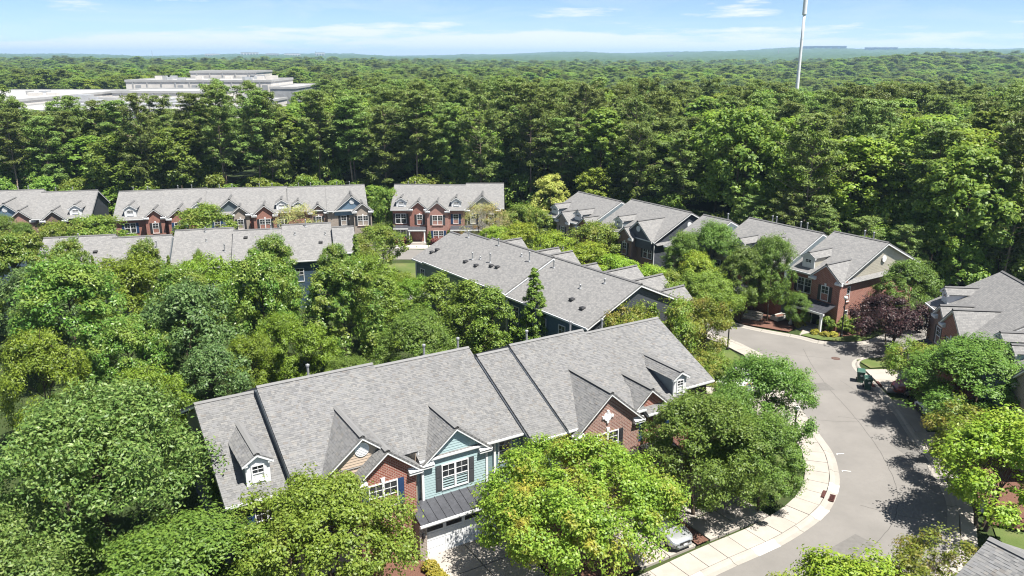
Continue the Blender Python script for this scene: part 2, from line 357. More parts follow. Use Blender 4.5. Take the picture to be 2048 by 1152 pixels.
INNER = catmull([(-14, 26.0), (-2, 30.6), (6.5, 35.0), (11.4, 38.1), (13.0, 39.1), (16.4, 41.2), (19.5, 43.8), (21.1, 45.8), (22.3, 48.0), (23.0, 50.0), (23.55, 52.3), (23.7, 55.0), (23.9, 60), (24.3, 66), (24.6, 71.7), (23.8, 74.2), (22.5, 76.8), (18.5, 82), (9.5, 94), (1.5, 105), (-3.5, 112), (-10, 117), (-22, 118.3), (-48, 112), (-76, 105)], 6)
OUTER = catmull([(-11, 20.0), (6, 27.0), (16, 32.0), (22, 36.5), (25.5, 40.3), (26.9, 42.9), (28.3, 45.6), (29.1, 48.4), (29.8, 52.1), (30.6, 56.3), (31.3, 60.3), (31.6, 64.3), (31.75, 67.5), (32.0, 69.6), (32.8, 71.0), (34.2, 71.9), (38, 73.3), (48, 79.5), (58, 86)], 6)
UPPER = catmull([(56, 90), (46, 83.2), (39, 77.4), (36.5, 75.6), (34.6, 75.0), (31.2, 75.4), (29.4, 77.1), (24.8, 80.5), (18.5, 88), (9.8, 100), (3.5, 109), (-1, 115), (-6, 121.5), (-12, 125.2), (-22, 125.6), (-48, 119.4), (-78, 112)], 6)
def build_road():
    # one fan-shaped sheet between the kerb lines
    import bmesh
    bm = bmesh.new(); ring = list(INNER) + list(reversed(UPPER))[0:] + list(reversed(OUTER))
    vs_ = [bm.verts.new((p[0], p[1], gz1(*p) + .02)) for p in ring]
    for i in range(len(vs_)): bm.edges.new((vs_[i], vs_[(i + 1) % len(vs_)]))
    bmesh.ops.triangle_fill(bm, use_beauty=True, use_dissolve=False, edges=bm.edges[:])
    for f in bm.faces:
        if f.normal.z < 0: f.normal_flip()
    me = bpy.data.meshes.new('road'); bm.to_mesh(me); bm.free(); me.materials.append(ASPH)
    return link('road', me, kind='structure')
road = build_road()
def kerb(name, line, side, bay=3.0):
    # gutter pan and low rolled kerb, cast in bays with open joints
    root = bpy.data.objects.new(name, None); col.objects.link(root); root['kind'] = 'structure'
    fine = resample(line, .5); n = int(bay / .5); hs = ((0, .026), (.32, .020), (.48, .13), (.66, .15))
    for k in range(0, len(fine) - 1, n):
        seg = fine[k:k + n + 1]
        if len(seg) < 2: continue
        seg = list(seg); t0 = Vector((seg[1][0] - seg[0][0], seg[1][1] - seg[0][1])).normalized() * .014; t1 = Vector((seg[-1][0] - seg[-2][0], seg[-1][1] - seg[-2][1])).normalized() * .014
        lines = []
        i0, i1 = max(k - 1, 0), min(k + n + 2, len(fine)); ext = fine[i0:i1]; lo = k - i0; hi = lo + len(seg)
        for d, z in hs + ((.67, -.1),):
            o = offset(ext, side * d)[lo:hi]; o[0] = (o[0][0] + t0.x, o[0][1] + t0.y); o[-1] = (o[-1][0] - t1.x, o[-1][1] - t1.y); lines.append((o, z))
        mb = MB()
        for (a, za), (b, zb) in zip(lines[:-1], lines[1:]):
            if side > 0: strip(mb, a, b, za, zb)
            else: strip(mb, b, a, zb, za)
        obj('kerb_bay', mb, GUTTER, root)
    return root
kerb('kerb', INNER, 1); kerb('kerb', OUTER, -1); kerb('kerb', UPPER, -1)
def sidewalk(name, line, d0, d1, step, skip=(), mat=CONC, z=.16):
    A = resample(offset(line, d0), step); root = bpy.data.objects.new(name, None); col.objects.link(root); root['kind'] = 'structure'
    for i in range(len(A) - 1):
        if i in skip: continue
        p, q = Vector((*A[i], 0)), Vector((*A[i + 1], 0)); t = (q - p).normalized(); nrm = Vector((-t.y, t.x, 0)) * (1 if d1 > d0 else -1)
        if i + 2 < len(A): t2 = (Vector((*A[i + 2], 0)) - q).normalized(); n2 = (Vector((-t2.y, t2.x, 0)) * (1 if d1 > d0 else -1) + nrm).normalized()
        else: n2 = nrm
        if i > 0: t0 = (p - Vector((*A[i - 1], 0))).normalized(); n1 = (Vector((-t0.y, t0.x, 0)) * (1 if d1 > d0 else -1) + nrm).normalized()
        else: n1 = nrm
        wd = abs(d1 - d0); g = .018
        a = p + t * g; b = q - t * g; c_ = q + n2 * wd - t * g; d_ = p + n1 * wd + t * g
        zz = gz1((p.x + q.x) / 2, (p.y + q.y) / 2); h = z + rnd.uniform(-.006, .006)
        mb = MB(); ring = [a, b, c_, d_] if d1 > d0 else [d_, c_, b, a]
        mb.hexa([(v.x, v.y, zz - .1) for v in ring], [(v.x, v.y, zz + h) for v in ring]); obj('slab', mb, mat, root)
    return root
def sub(line, a, b):
    pts = [p for p in line]; i0 = min(range(len(pts)), key=lambda i: math.dist(pts[i], a)); i1 = min(range(len(pts)), key=lambda i: math.dist(pts[i], b)); return pts[i0:i1 + 1]
sidewalk('sidewalk', sub(INNER, (-10, 27), (24.4, 69.5)), .69, 2.25, 1.55)
sidewalk('sidewalk', sub(INNER, (24.6, 71), (2, 104)), .69, 2.05, 1.5)
sidewalk('sidewalk', sub(OUTER, (23, 37.5), (31.6, 64.5)), -.69, -1.55, 3.0)

# ------------------------------------------------------------------ townhouse rows
def shingle_tabs(q, seed, expo=.145):
    """Overlapping laminated tabs laid course by course over a 4-sided slope (q0,q1 eave, q2,q3 ridge)."""
    q = [Vector(p) for p in q]; n = (q[1] - q[0]).cross(q[3] - q[0]).normalized()
    if n.z < 0: n = -n
    e = (q[1] - q[0]).normalized(); up = n.cross(e)
    if up.z < 0: up = -up
    P = [((p - q[0]).dot(e), (p - q[0]).dot(up)) for p in q]
    L0, L1, R0, R1 = P[0], P[3], P[1], P[2]; r = random.Random(seed); mb = MB()
    vmax = min(L1[1], R1[1]); k = 0; v = -.03
    def xl(v): return L0[0] + (L1[0] - L0[0]) * (v - L0[1]) / max(L1[1] - L0[1], 1e-4)
    def xr(v): return R0[0] + (R1[0] - R0[0]) * (v - R0[1]) / max(R1[1] - R0[1], 1e-4)
    def W(x, v, h): return q[0] + e * x + up * v + n * h
    while v < vmax - .02:
        v1 = min(v + expo, vmax); a0, a1, b0, b1 = xl(v), xl(v1), xr(v), xr(v1)
        if b0 - a0 < .05: break
        cuts = [0.0]; x = -r.uniform(0, .25)
        while True:
            x += r.choice((.12, .15, .18, .22, .28))
            if x >= b0 - a0 - .06: break
            if x > .05: cuts.append(x)
        cuts.append(b0 - a0)
        for s0, s1 in zip(cuts[:-1], cuts[1:]):
            t0 = s0 / (b0 - a0); t1 = s1 / (b0 - a0); h = r.choice((.009, .012, .018, .022)); lo = v - r.choice((0, 0, .006, .012))
            X0, X1 = a0 + s0, a0 + s1; Y0 = a1 + (b1 - a1) * t0 if b1 > a1 else a1; Y1 = a1 + (b1 - a1) * t1 if b1 > a1 else b1
            o = len(mb.v); mb.v += [tuple(W(X0 + .004, lo, h)), tuple(W(X1 - .004, lo, h)), tuple(W(Y1, v1 + .02, .003)), tuple(W(Y0, v1 + .02, .003)), tuple(W(X0 + .004, lo, -.004)), tuple(W(X1 - .004, lo, -.004))]
            mb.f += [(o, o+1, o+2, o+3), (o+4, o+5, o+1, o)]; mb.m += [0, 0]
        v = v1; k += 1
    return mb

MESHC = {}
def win_meshes(wd, h, cols, frame=WHITE, mull=True):
    key = ('w', round(wd, 2), round(h, 2), cols, frame.name, mull)
    if key in MESHC: return MESHC[key]
    mb = MB(); f = .065; cw = wd / cols; panes = []
    mb.box(-wd/2, wd/2, -.05, .02, 0, f); mb.box(-wd/2, wd/2, -.05, .02, h - f, h)
    for i in range(cols + 1):
        x = -wd/2 + i * cw; hw_ = f if 0 < i < cols else f / 2
        x0 = min(max(x - hw_, -wd/2), wd/2 - f); x1 = max(min(x + hw_, wd/2), -wd/2 + f); mb.box(x0, x1, -.052, .018, f, h - f)
    for i in range(cols):
        x0 = -wd/2 + i * cw + f; x1 = -wd/2 + (i + 1) * cw - f
        mb.box(x0, x1, -.035, .01, h * .48, h * .48 + .05)
        if mull:
            xm = (x0 + x1) / 2; mb.box(xm - .012, xm + .012, -.028, 0, h * .48 + .05, h - f)
            zm = (h * .48 + .05 + h - f) / 2; mb.box(x0, xm - .012, -.027, 0, zm - .012, zm + .012); mb.box(xm + .012, x1, -.027, 0, zm - .012, zm + .012)
        for z0, z1, yy in ((f, h * .48, .012), (h * .48 + .05, h - f, -.006)):
            p = MB(); p.box(x0, x1, yy, yy + .01, z0, z1); panes.append(p)
    fm = mb.mesh('window', frame); pm = [p.mesh('pane', GLASS) for p in panes]
    MESHC[key] = (fm, pm); return MESHC[key]
def box_mesh(name, key, mat, fn):
    k = (name, key, mat.name)
    if k not in MESHC: mb = MB(); fn(mb); MESHC[k] = mb.mesh(name, mat)
    return MESHC[k]
def shutter_mesh(h, mat):
    def fn(mb):
        w_ = .36; mb.box(-w_/2, w_/2, -.025, .01, 0, h)
        for z0, z1 in ((.08, h * .48), (h * .54, h - .08)): mb.box(-w_/2 + .06, w_/2 - .06, -.04, -.025, z0, z1)
    return box_mesh('shutter', round(h, 2), mat, fn)

class Row:
    def __init__(s, label, a, u0, d0, b, fine=False, cat='townhouses', name='townhouse_row'):
        s.a = R(a); s.u0, s.d0, s.b, s.fine = u0, d0, b, fine
        ca, sa = math.cos(s.a), math.sin(s.a)
        s.root = thing(name, label, cat, (u0 * ca - d0 * sa, u0 * sa + d0 * ca, b), s.a); s.seed = 1; s.units = []
    def P(s, u, d, z): return (u - s.u0, d - s.d0, z)
    def plane(s, unit, d): return unit['zr'] - unit['s'] * abs(unit['dr'] - d)
    def roof_part(s, name, q, t=.14, parent=None, fine=None):
        o = obj(name, MB().slab([s.P(*p) for p in q], t), SH, parent or s.root)
        if s.fine if fine is None else fine:
            s.seed += 1; obj('shingles', shingle_tabs([s.P(*p) for p in q], s.seed), SHG, parent=(parent or s.root) if parent else o, kind='stuff')
        return o
    def ridge(s, p, q, parent, fine=True):
        p, q = Vector(s.P(*p)), Vector(s.P(*q)); t = (q - p).normalized(); side = Vector((-t.y, t.x, 0)); mb = MB(); dz = Vector((0, 0, -.085))
        for sg in (-1, 1):
            a = [p + Vector((0, 0, .075)), q + Vector((0, 0, .075))]; o = [v + side * sg * .17 + dz for v in a]
            mb.hexa([a[0] + Vector((0,0,-.02)), a[1] + Vector((0,0,-.02)), o[1] + Vector((0,0,-.02)), o[0] + Vector((0,0,-.02))], [a[0], a[1], o[1], o[0]])
        r = obj('ridge_cap', mb, SHG if s.fine else SH, parent)
        g = MB()
        g.hexa([p + side * -.15 + Vector((0,0,-.1)), q + side * -.15 + Vector((0,0,-.1)), q + side * .15 + Vector((0,0,-.1)), p + side * .15 + Vector((0,0,-.1))],
               [p + side * -.12 + Vector((0,0,-.015)), q + side * -.12 + Vector((0,0,-.015)), q + side * .12 + Vector((0,0,-.015)), p + side * .12 + Vector((0,0,-.015))])
        obj('ridge_vent', g, GAP_SHADE, parent)
    def board(s, p, q, parent, th=.05, h=.22, drop=.06, name='rake_board', nrm=None):
        # white board under a sloping roof edge from p to q
        p, q = Vector(s.P(*p)), Vector(s.P(*q)); t = q - p; side = nrm if nrm is not None else Vector((-t.y, t.x, 0)).normalized()
        mb = MB(); dn = Vector((0, 0, -drop)); dh = Vector((0, 0, -drop - h)); k = side * th
        mb.hexa([p + dh - k, q + dh - k, q + dh + k, p + dh + k], [p + dn - k, q + dn - k, q + dn + k, p + dn + k]); return obj(name, mb, WHITE, parent)
    def unit(s, u0, u1, dr, zr, df, db, sl, mf, mb_, ms, ol=0.0, orr=0.0, zbase=-1.2, gut=True, wf=.35, wall=True, dcap=None):
        zf = zr - sl * (dr - df); zb = zr - sl * (db - dr); U = dict(u0=u0, u1=u1, dr=dr, zr=zr, df=df, db=db, s=sl, zf=zf, zb=zb); s.units.append(U)
        rf = s.roof_part('roof', [(u0, df, zf), (u1, df, zf), (u1, dr, zr), (u0, dr, zr)])
        s.roof_part('roof', [(u1, db, zb), (u0, db, zb), (u0, dr, zr), (u1, dr, zr)], fine=False)
        s.ridge((u0, dr, zr), (u1, dr, zr), rf)
        if wall:
            a = df + wf; c = db - wf; pz = lambda d: zr - sl * abs(dr - d) - .16
            poly = [(a, zbase), (c, zbase), (c, pz(c)), (dr, zr - .16), (a, pz(a))]
            m = MB().prism(poly, lambda p: s.P(u0 + ol + .01, p[0], p[1]), lambda p: s.P(u1 - orr - .01, p[0], p[1]), caps=(2, 2), sides=[1, 1, 1, 0, 0])
            U['wall'] = obj('wall', m, [mf, mb_, ms], s.root)
        for (d, z, sg) in ((df, zf, -1), (db, zb, 1)):
            if sg < 0 and not gut: continue
            m = MB(); m.box(*s.bx(u0, u1, d + (-.11 if sg < 0 else .0), d + (0 if sg < 0 else .11)), z - .15, z - .03)
            m.box(*s.bx(u0, u1, d + (.0 if sg < 0 else -.05), d + (.05 if sg < 0 else 0)), z - .26, z - .1)
            m.box(*s.bx(u0 + .02, u1 - .02, min(d, d - sg * wf), max(d, d - sg * wf)), z - .20, z - .175)
            obj('gutter', m, GUT, s.root)
        for uu, sg in ((u0, -1), (u1, 1)):
            for (d, z) in ((df, zf), (db, zb)):
                s.board((uu - sg * .03, d, z), (uu - sg * .03, dr, zr), s.root, th=.028)
        return U
    def bx(s, u0, u1, d0, d1): return (u0 - s.u0, u1 - s.u0, d0 - s.d0, d1 - s.d0)
    def gable(s, U, uc, hw, zg, dfr, mat, sg=.81, zbase=-1.0, over=.3, vent=None, planks=None, ret=True, depth=None, left=True, right=True, name='gable_wall'):
        zf = zg - sg * hw; de = U['dr'] - (U['zr'] - zg) / U['s'] + .12; dfoot = min(U['dr'] - (U['zr'] - zf) / U['s'] + .15, de); dfoot = max(dfoot, dfr + .4)
        gr = None
        for sd in (-1, 1):
            q = [(uc + sd * hw, dfr, zf), (uc + sd * hw, dfoot, zf), (uc, de, zg), (uc, dfr, zg)]
            if sd < 0: q = [q[1], q[0], q[3], q[2]]
            g = s.roof_part('gable_roof', q, .1); gr = gr or g
        s.ridge((uc, dfr, zg), (uc, de, zg), gr)
        wz = lambda u: zg - sg * abs(u - uc) - .13
        a, b = uc - hw + over, uc + hw - over; dw = dfr + .28; bk = dw + (depth or .7)
        poly = [(a, zbase), (b, zbase), (b, wz(b)), (uc, wz(uc)), (a, wz(a))]
        wall = obj(name, MB().prism(poly, lambda p: s.P(p[0], dw, p[1]), lambda p: s.P(p[0], bk, p[1])), mat, s.root)
        if planks is not None:
            z0, mt = planks; z = z0; e = .165
            while z < zg - .3:
                z1 = min(z + e, zg - .16); h0 = (zg - .13 - z) / sg; h1 = (zg - .13 - z1) / sg
                L0, L1 = max(a, uc - h0), max(a, uc - h1); R0, R1 = min(b, uc + h0), min(b, uc + h1)
                m = MB(); y0, y1 = dw - .028, dw - .008
                m.hexa([s.P(L0, y0, z), s.P(R0, y0, z), s.P(R0, dw + .005, z), s.P(L0, dw + .005, z)], [s.P(L1, y1, z1), s.P(R1, y1, z1), s.P(R1, dw + .005, z1), s.P(L1, dw + .005, z1)])
                obj('plank', m, mt, wall); z += e
        for sd, on in ((-1, left), (1, right)):
            s.board((uc + sd * hw, dfr + .035, zf), (uc, dfr + .035, zg), s.root, th=.03, h=.20, drop=.035, nrm=Vector((0, 1, 0)))
            # soffit
            m = MB(); m.hexa([s.P(uc + sd * hw, dfr + .06, zf - .16), s.P(uc, dfr + .06, zg - .16), s.P(uc, dw + .02, zg - .16), s.P(uc + sd * hw, dw + .02, zf - .16)],
                             [s.P(uc + sd * hw, dfr + .06, zf - .13), s.P(uc, dfr + .06, zg - .13), s.P(uc, dw + .02, zg - .13), s.P(uc + sd * hw, dw + .02, zf - .13)]); obj('soffit', m, WHITE, s.root)
            if ret and on:
                m = MB(); e0 = uc + sd * hw; e1 = e0 - sd * .85; lo, hi = min(e0, e1), max(e0, e1)
                m.box(*s.bx(lo, hi, dfr + .02, dw + .01), zf - .26, zf - .08)
                m.hexa([s.P(lo, dfr - .03, zf - .08), s.P(hi, dfr - .03, zf - .08), s.P(hi, dw, zf - .08), s.P(lo, dw, zf - .08)], [s.P(lo, dfr - .03, zf - .06), s.P(hi, dfr - .03, zf - .06), s.P(hi, dw, zf + .1), s.P(lo, dw, zf + .1)])
                obj('cornice_return', m, WHITE, s.root)
        if vent:
            r_, vz = vent; m = MB(); c = s.P(uc, dw - .03, vz); n = 20
            for k in range(3): pass
            ring = [(c[0] + r_ * math.cos(2*math.pi*i/n), c[2] + r_ * math.sin(2*math.pi*i/n)) for i in range(n)]
            m.prism(ring, lambda p: (p[0], c[1] - .03, p[1]), lambda p: (p[0], c[1] + .05, p[1])); v = obj('round_vent', m, WHITE, s.root)
            m = MB()
            for i in range(-3, 4):
                hh = math.sqrt(max(0, (r_ * .8) ** 2 - (i * r_ * .22) ** 2)); m.box(c[0] - hh, c[0] + hh, c[1] - .045, c[1] - .03, c[2] + i * r_ * .22 - .02, c[2] + i * r_ * .22 + .02)
            obj('vent_slat', m, WALLW, v)
        return dict(d=dw, wall=wall, zf=zf)
    def window(s, u, d, z, wd=.95, h=1.6, cols=1, face=0, sh=None, sill=None, parent=None, mull=True, key=False):
        fm, pm = win_meshes(wd, h, cols, mull=mull); rz = (0, R(90), R(180), R(-90))[face]; par = parent or s.root
        o = link('window' if parent is None else 'window_frame', fm, par, s.P(u, d, z), rz)
        for p in pm:
            if parent is None: link('pane', p, o)
            else: link('pane', p, par, s.P(u, d, z), rz)
        ux, uy = (math.cos(rz), math.sin(rz))
        if sh is not None:
            for sg in (-1, 1): k = sg * (wd / 2 + .2); link('shutter', shutter_mesh(h, sh), s.root, s.P(u + ux * k, d + uy * k, z), rz)
        if sill is not None: link('sill', box_mesh('sill', round(wd, 2), sill, lambda mb: mb.box(-wd/2 - .06, wd/2 + .06, -.09, .02, -.09, -.004)), o)
        if key: link('keystone', box_mesh('keystone', 1, WHITE, lambda mb: mb.hexa([(-.08,-.06,h),(.08,-.06,h),(.08,.02,h),(-.08,.02,h)], [(-.13,-.06,h+.3),(.13,-.06,h+.3),(.13,.02,h+.3),(-.13,.02,h+.3)])), o)
        return o
    def dormer(s, U, uc, dfr, zg, w_=1.25, cheek=None, wz=1.0):
        pz = s.plane(U, dfr); sl = .62; hw = w_ / 2; zt = zg - sl * (hw + .2) - .08; ov = .2
        de = U['dr'] - (U['zr'] - zg) / U['s'] + .1; dt = U['dr'] - (U['zr'] - zt) / U['s'] + .1
        poly = [(dfr, pz - .1), (dt, zt), (dfr, zt)]
        m = MB().prism(poly, lambda p: s.P(uc - hw, p[0], p[1]), lambda p: s.P(uc + hw, p[0], p[1]))
        root = obj('dormer', m, cheek or SID_GREY, s.root)
        f = MB(); f.prism([(uc - hw - .01, pz - .12), (uc + hw + .01, pz - .12), (uc + hw + .01, zt - .02), (uc, zg - .12), (uc - hw - .01, zt - .02)], lambda p: s.P(p[0], dfr - .05, p[1]), lambda p: s.P(p[0], dfr + .05, p[1]))
        obj('dormer_front', f, WALLW, root)
        zf = zg - sl * (hw + ov)
        for sd in (-1, 1):
            q = [(uc + sd * (hw + ov), dfr - .22, zf), (uc + sd * (hw + ov), U['dr'] - (U['zr'] - zf) / U['s'] + .1, zf), (uc, de, zg), (uc, dfr - .22, zg)]
            if sd < 0: q = [q[1], q[0], q[3], q[2]]
            s.roof_part('dormer_roof', q, .06, parent=root)
            s.board((uc + sd * (hw + ov), dfr - .19, zf), (uc, dfr - .19, zg), root, th=.03, h=.17, drop=.02, nrm=Vector((0, 1, 0)))
            m = MB(); e0 = uc + sd * (hw + ov); e1 = uc + sd * (hw - .1); m.box(*s.bx(min(e0, e1), max(e0, e1), dfr - .2, dfr - .04), zf - .16, zf - .02); obj('cornice_return', m, WHITE, root)
        s.ridge((uc, dfr - .22, zg), (uc, de, zg), root)
        hh = zt - pz - .25; s.window(uc, dfr - .05, pz + .14, w_ * .56, max(.7, hh), 1, parent=root); return root
    def metal(s, u0, u1, d0, d1, z0, z1, step=.5, posts=()):
        q = [(u0, d0, z0), (u1, d0, z0), (u1, d1, z1), (u0, d1, z1)]; o = obj('metal_roof', MB().slab([s.P(*p) for p in q], .05), METAL, s.root)
        n = max(2, int((u1 - u0) / step)); sl = (z1 - z0) / (d1 - d0)
        for i in range(n + 1):
            u = u0 + .02 + (u1 - u0 - .04) * i / n; m = MB(); a, b = u - .014, u + .014
            m.hexa([s.P(a, d0, z0 + .0), s.P(b, d0, z0 + .0), s.P(b, d1, z1 + .0), s.P(a, d1, z1 + .0)], [s.P(a, d0, z0 + .05), s.P(b, d0, z0 + .05), s.P(b, d1, z1 + .05), s.P(a, d1, z1 + .05)]); obj('seam', m, METAL, o)
        m = MB(); m.box(*s.bx(u0 - .03, u1 + .03, d0 - .06, d0 + .04), z0 - .16, z0 - .02); m.box(*s.bx(u0, u1, d0 + .04, d0 + .2), z0 - .28, z0 - .07); obj('fascia', m, WHITE, s.root)
        for u in posts:
            m = MB(); x, y, _ = s.P(u, d0 + .14, 0); m.box(x - .1, x + .1, y - .1, y + .1, .3, z0 - .28); m.box(x - .14, x + .14, y - .14, y + .14, .3, .5); m.box(x - .13, x + .13, y - .13, y + .13, z0 - .42, z0 - .29); obj('porch_post', m, WHITE, s.root)
        return o
    def pipe(s, U, u, d, h=.5, r=.06, mat=None, cap=True):
        z = s.plane(U, d); m = MB(); x, y, _ = s.P(u, d, 0); m.tube((x, y, z - .1), (x, y, z + h), r, r, 10, cap=True)
        m.lathe([(r * 2.4, z - .02), (r * 1.2, z + .12)], 10, (x, y, 0))
        if cap: m.lathe([(r * 1.6, z + h - .02), (r * 1.7, z + h + .08), (r * .4, z + h + .14)], 10, (x, y, 0))
        obj('vent_pipe', m, mat or PIPE, s.root)
    def hood(s, U, u, d):
        z = s.plane(U, d); x, y, _ = s.P(u, d, 0); m = MB(); sg = 1 if d > U['dr'] else -1
        m.box(x - .2, x + .2, y - .2, y + .2, z - .15, z + .1); m.hexa([(x - .24, y - .24, z + .1), (x + .24, y - .24, z + .1), (x + .24, y + .24, z + .1), (x - .24, y + .24, z + .1)], [(x - .18, y - .18, z + .2), (x + .18, y - .18, z + .2), (x + .18, y + .18, z + .2), (x - .18, y + .18, z + .2)]); obj('roof_vent', m, DARKV, s.root)
    def door(s, u, d, z, mat, wd=1.0, h=2.1):
        m = MB(); x, y, _ = s.P(u, d, 0); m.box(x - wd/2 - .12, x + wd/2 + .12, y - .05, y + .02, z, z + h + .14); f = obj('door_frame', m, WHITE, s.root)
        m = MB(); m.box(x - wd/2, x + wd/2, y - .075, y - .05, z + .02, z + h)
        for a, b in ((-.4, -.05), (.05, .4)):
            for c0, c1 in ((.15, .8), (.95, 1.9)): m.box(x + a * wd, x + b * wd, y - .09, y - .076, z + c0, z + c1)
        dd = obj('door', m, mat, s.root); obj('handle', MB().box(x + wd * .38, x + wd * .43, y - .13, y - .076, z + 1.0, z + 1.06), PIPE, dd)
        m = MB(); m.box(x - wd/2 - .32, x - wd/2 - .14, y - .045, y + .01, z + .5, z + h); obj('sidelight', m, GLASS, s.root)
    def downspout(s, u, d, z1, z0=0, face=0):
        x, y, _ = s.P(u, d, 0); m = MB(); m.box(x - .045, x + .045, y - .09, y - .0, z0, z1 - .3); m.hexa([(x-.045,y-.09,z1-.32),(x+.045,y-.09,z1-.32),(x+.045,y,z1-.32),(x-.045,y,z1-.32)], [(x-.045,y-.38,z1-.1),(x+.045,y-.38,z1-.1),(x+.045,y-.29,z1-.1),(x-.045,y-.29,z1-.1)]); obj('downspout', m, GUT, s.root)
    def corner(s, u, d, z0, z1, mat=None):
        x, y, _ = s.P(u, d, 0); m = MB(); m.box(x - .07, x + .07, y - .07, y + .07, z0, z1); obj('corner_board', m, mat or WHITE, s.root)

# ---- the near row
A = Row('nearest townhouse row, grey shingled roof over brick and pale blue gables, white garage door', 31.0, 5.84, 36.4, 0.0, True)
a1 = A.unit(5.84, 9.25, 45.1, 8.9, 38.3, 51.6, .456, BRICK_BRN, SID_GREY, SID_CHAR, ol=.32)
a2 = A.unit(9.25, 16.45, 44.45, 9.42, 37.75, 51.6, .456, SID_BEIGE, SID_GREY, SID_GREY, gut=False)
a3 = A.unit(16.45, 23.52, 44.9, 9.0, 37.75, 51.6, .46, SID_BLUE, SID_GREY, SID_GREY)
a4 = A.unit(23.50, 26.0, 43.75, 8.8, 36.7, 50.4, .46, SID_GREY, SID_GREY, SID_GREY)
a5 = A.unit(26.0, 32.2, 43.7, 9.05, 36.5, 50.4, .46, BRICK_MIX, SID_GREY, SID_GREY)
a6 = A.unit(32.2, 36.3, 43.6, 8.8, 36.25, 50.2, .46, BRICK_RED, SID_GREY, SID_GREY)
a7 = A.unit(36.3, 39.2, 43.6, 8.8, 37.4, 50.2, .46, BRICK_BRN, SID_GREY, BRICK_BRN, orr=.32)
A.dormer(a1, 7.8, 39.12, 8.02, 1.25, SID_GREY)
A.window(8.0, 38.63, 3.4, 1.35, 1.65, 2, sh=SHUT_NAVY, sill=BRICK_RED)
A.downspout(6.28, 38.62, 5.9); A.downspout(16.2, 38.05, 5.6, 3.0)
g = A.gable(a2, 13.1, 3.2, 8.25, 37.5, SID_BEIGE, vent=(.42, 7.35), planks=(5.6, plain('beige_plank', (.50, .40, .31), .6, .05)), zbase=2.6, ret=True, left=False, right=False)
# pent roof closing the beige gable above the brick bay
g = A.gable(a2, 14.27, 2.08, 7.35, 36.9, BRICK_RED, zbase=-.5, over=.38, depth=1.6)
A.window(14.0, g['d'] - .01, 3.72, 1.72, 1.62, 2, sh=SHUT_NAVY, sill=BRICK_RED, key=True)
m = MB(); m.box(*A.bx(12.5, 15.99, g['d'] - .035, g['d'] + .01), 2.82, 3.05); obj('soldier_course', m, BRICK_PINK, A.root)
g = A.gable(a3, 18.85, 2.35, 7.32, 37.55, SID_BLUE, zbase=2.4, over=.26, planks=(3.05, plain('pale_blue_plank', (.36, .48, .50), .55, .04)))
A.window(18.77, g['d'] - .03, 3.36, 1.78, 1.66, 2, sh=SHUT_GREY)
A.corner(16.68, g['d'] + .0, 2.9, 5.35); A.corner(20.92, g['d'] + .0, 2.9, 5.35)
A.window(22.35, 38.08, 3.9, .95, 1.55, 1); A.corner(21.6, 38.05, 3.0, 5.5)
# garage bay
m = MB(); m.box(*A.bx(15.75, 21.6, 36.42, 38.3), -.6, 2.62); 
gb = obj('garage_bay', MB().box(*A.bx(15.75, 16.2, 36.42, 38.2), -.6, 2.5).box(*A.bx(21.1, 21.75, 36.42, 38.2), -.6, 2.5).box(*A.bx(16.2, 21.1, 36.42, 36.9), 2.12, 2.5).box(*A.bx(16.2, 21.1, 37.2, 38.2), -.6, 2.5), BRICK_TAN, A.root)
m = MB(); m.box(*A.bx(16.12, 21.18, 36.40, 36.43), 2.13, 2.33); obj('soldier_course', m, BRICK_TAN, A.root)
gd = obj('garage_door', MB().box(*A.bx(16.2, 21.1, 36.62, 36.68), 0.02, 2.12), WALLW, A.root)
for r_ in range(4):
    for c_ in range(4):
        x0 = 16.2 + c_ * 1.225 + .05; x1 = x0 + 1.125; z0 = .04 + r_ * .52 + .03; z1 = z0 + .46
        if r_ < 3: obj('panel', MB().box(*A.bx(x0, x1, 36.60, 36.62), z0, z1), WALLW, gd)
        else:
            obj('pane', MB().box(*A.bx(x0 + .06, x1 - .06, 36.605, 36.62), z0 + .08, z1 - .08), BLACK, gd)
            obj('panel', MB().box(*A.bx(x0, x1, 36.609, 36.622), z0, z1), WALLW, gd)
A.metal(15.72, 21.75, 36.15, 37.85, 2.58, 3.08, .54)
for u_ in (15.97, 21.42):
    m = MB(); x, y, _ = A.P(u_, 36.36, 0); m.box(x - .06, x + .06, y - .0, y + .06, 1.55, 1.85); m.lathe([(.05, 1.6), (.09, 1.65), (.09, 1.8), (.02, 1.92)], 8, (x, y - .06, 0)); obj('wall_lantern', m, BLACK, A.root)
g = A.gable(a5, 29.05, 2.85, 7.72, 36.1, BRICK_MIX, sg=.86, zbase=-.5, depth=1.0)
# stone medallion
x, y, z = A.P(28.95, g['d'] - .04, 6.0); m = MB(); ring = [(x + .30 * math.cos(i * math.pi / 10), z + .30 * math.sin(i * math.pi / 10)) for i in range(20)]
m.prism(ring, lambda p: (p[0], y - .03, p[1]), lambda p: (p[0], y + .06, p[1]))
for k in range(4):
    t = k * math.pi / 2; cx_, cz_ = x + .36 * math.cos(t), z + .36 * math.sin(t); m.box(cx_ - .08, cx_ + .08, y - .05, y + .06, cz_ - .08, cz_ + .08)
obj('medallion', m, WHITE, A.root)
A.window(29.0, g['d'] - .01, 3.3, 1.75, 1.6, 2, sh=SHUT_BLK, sill=BRICK_RED, key=True)
g = A.gable(a6, 32.75, 1.95, 7.0, 36.5, BRICK_RED, sg=.86, zbase=-.5, left=False)
A.window(32.8, g['d'] - .01, 3.3, 1.0, 1.6, 1, sh=SHUT_NAVY, sill=BRICK_RED, key=True)
A.dormer(a6, 35.6, 37.05, 7.5, 1.1, SID_GREY)
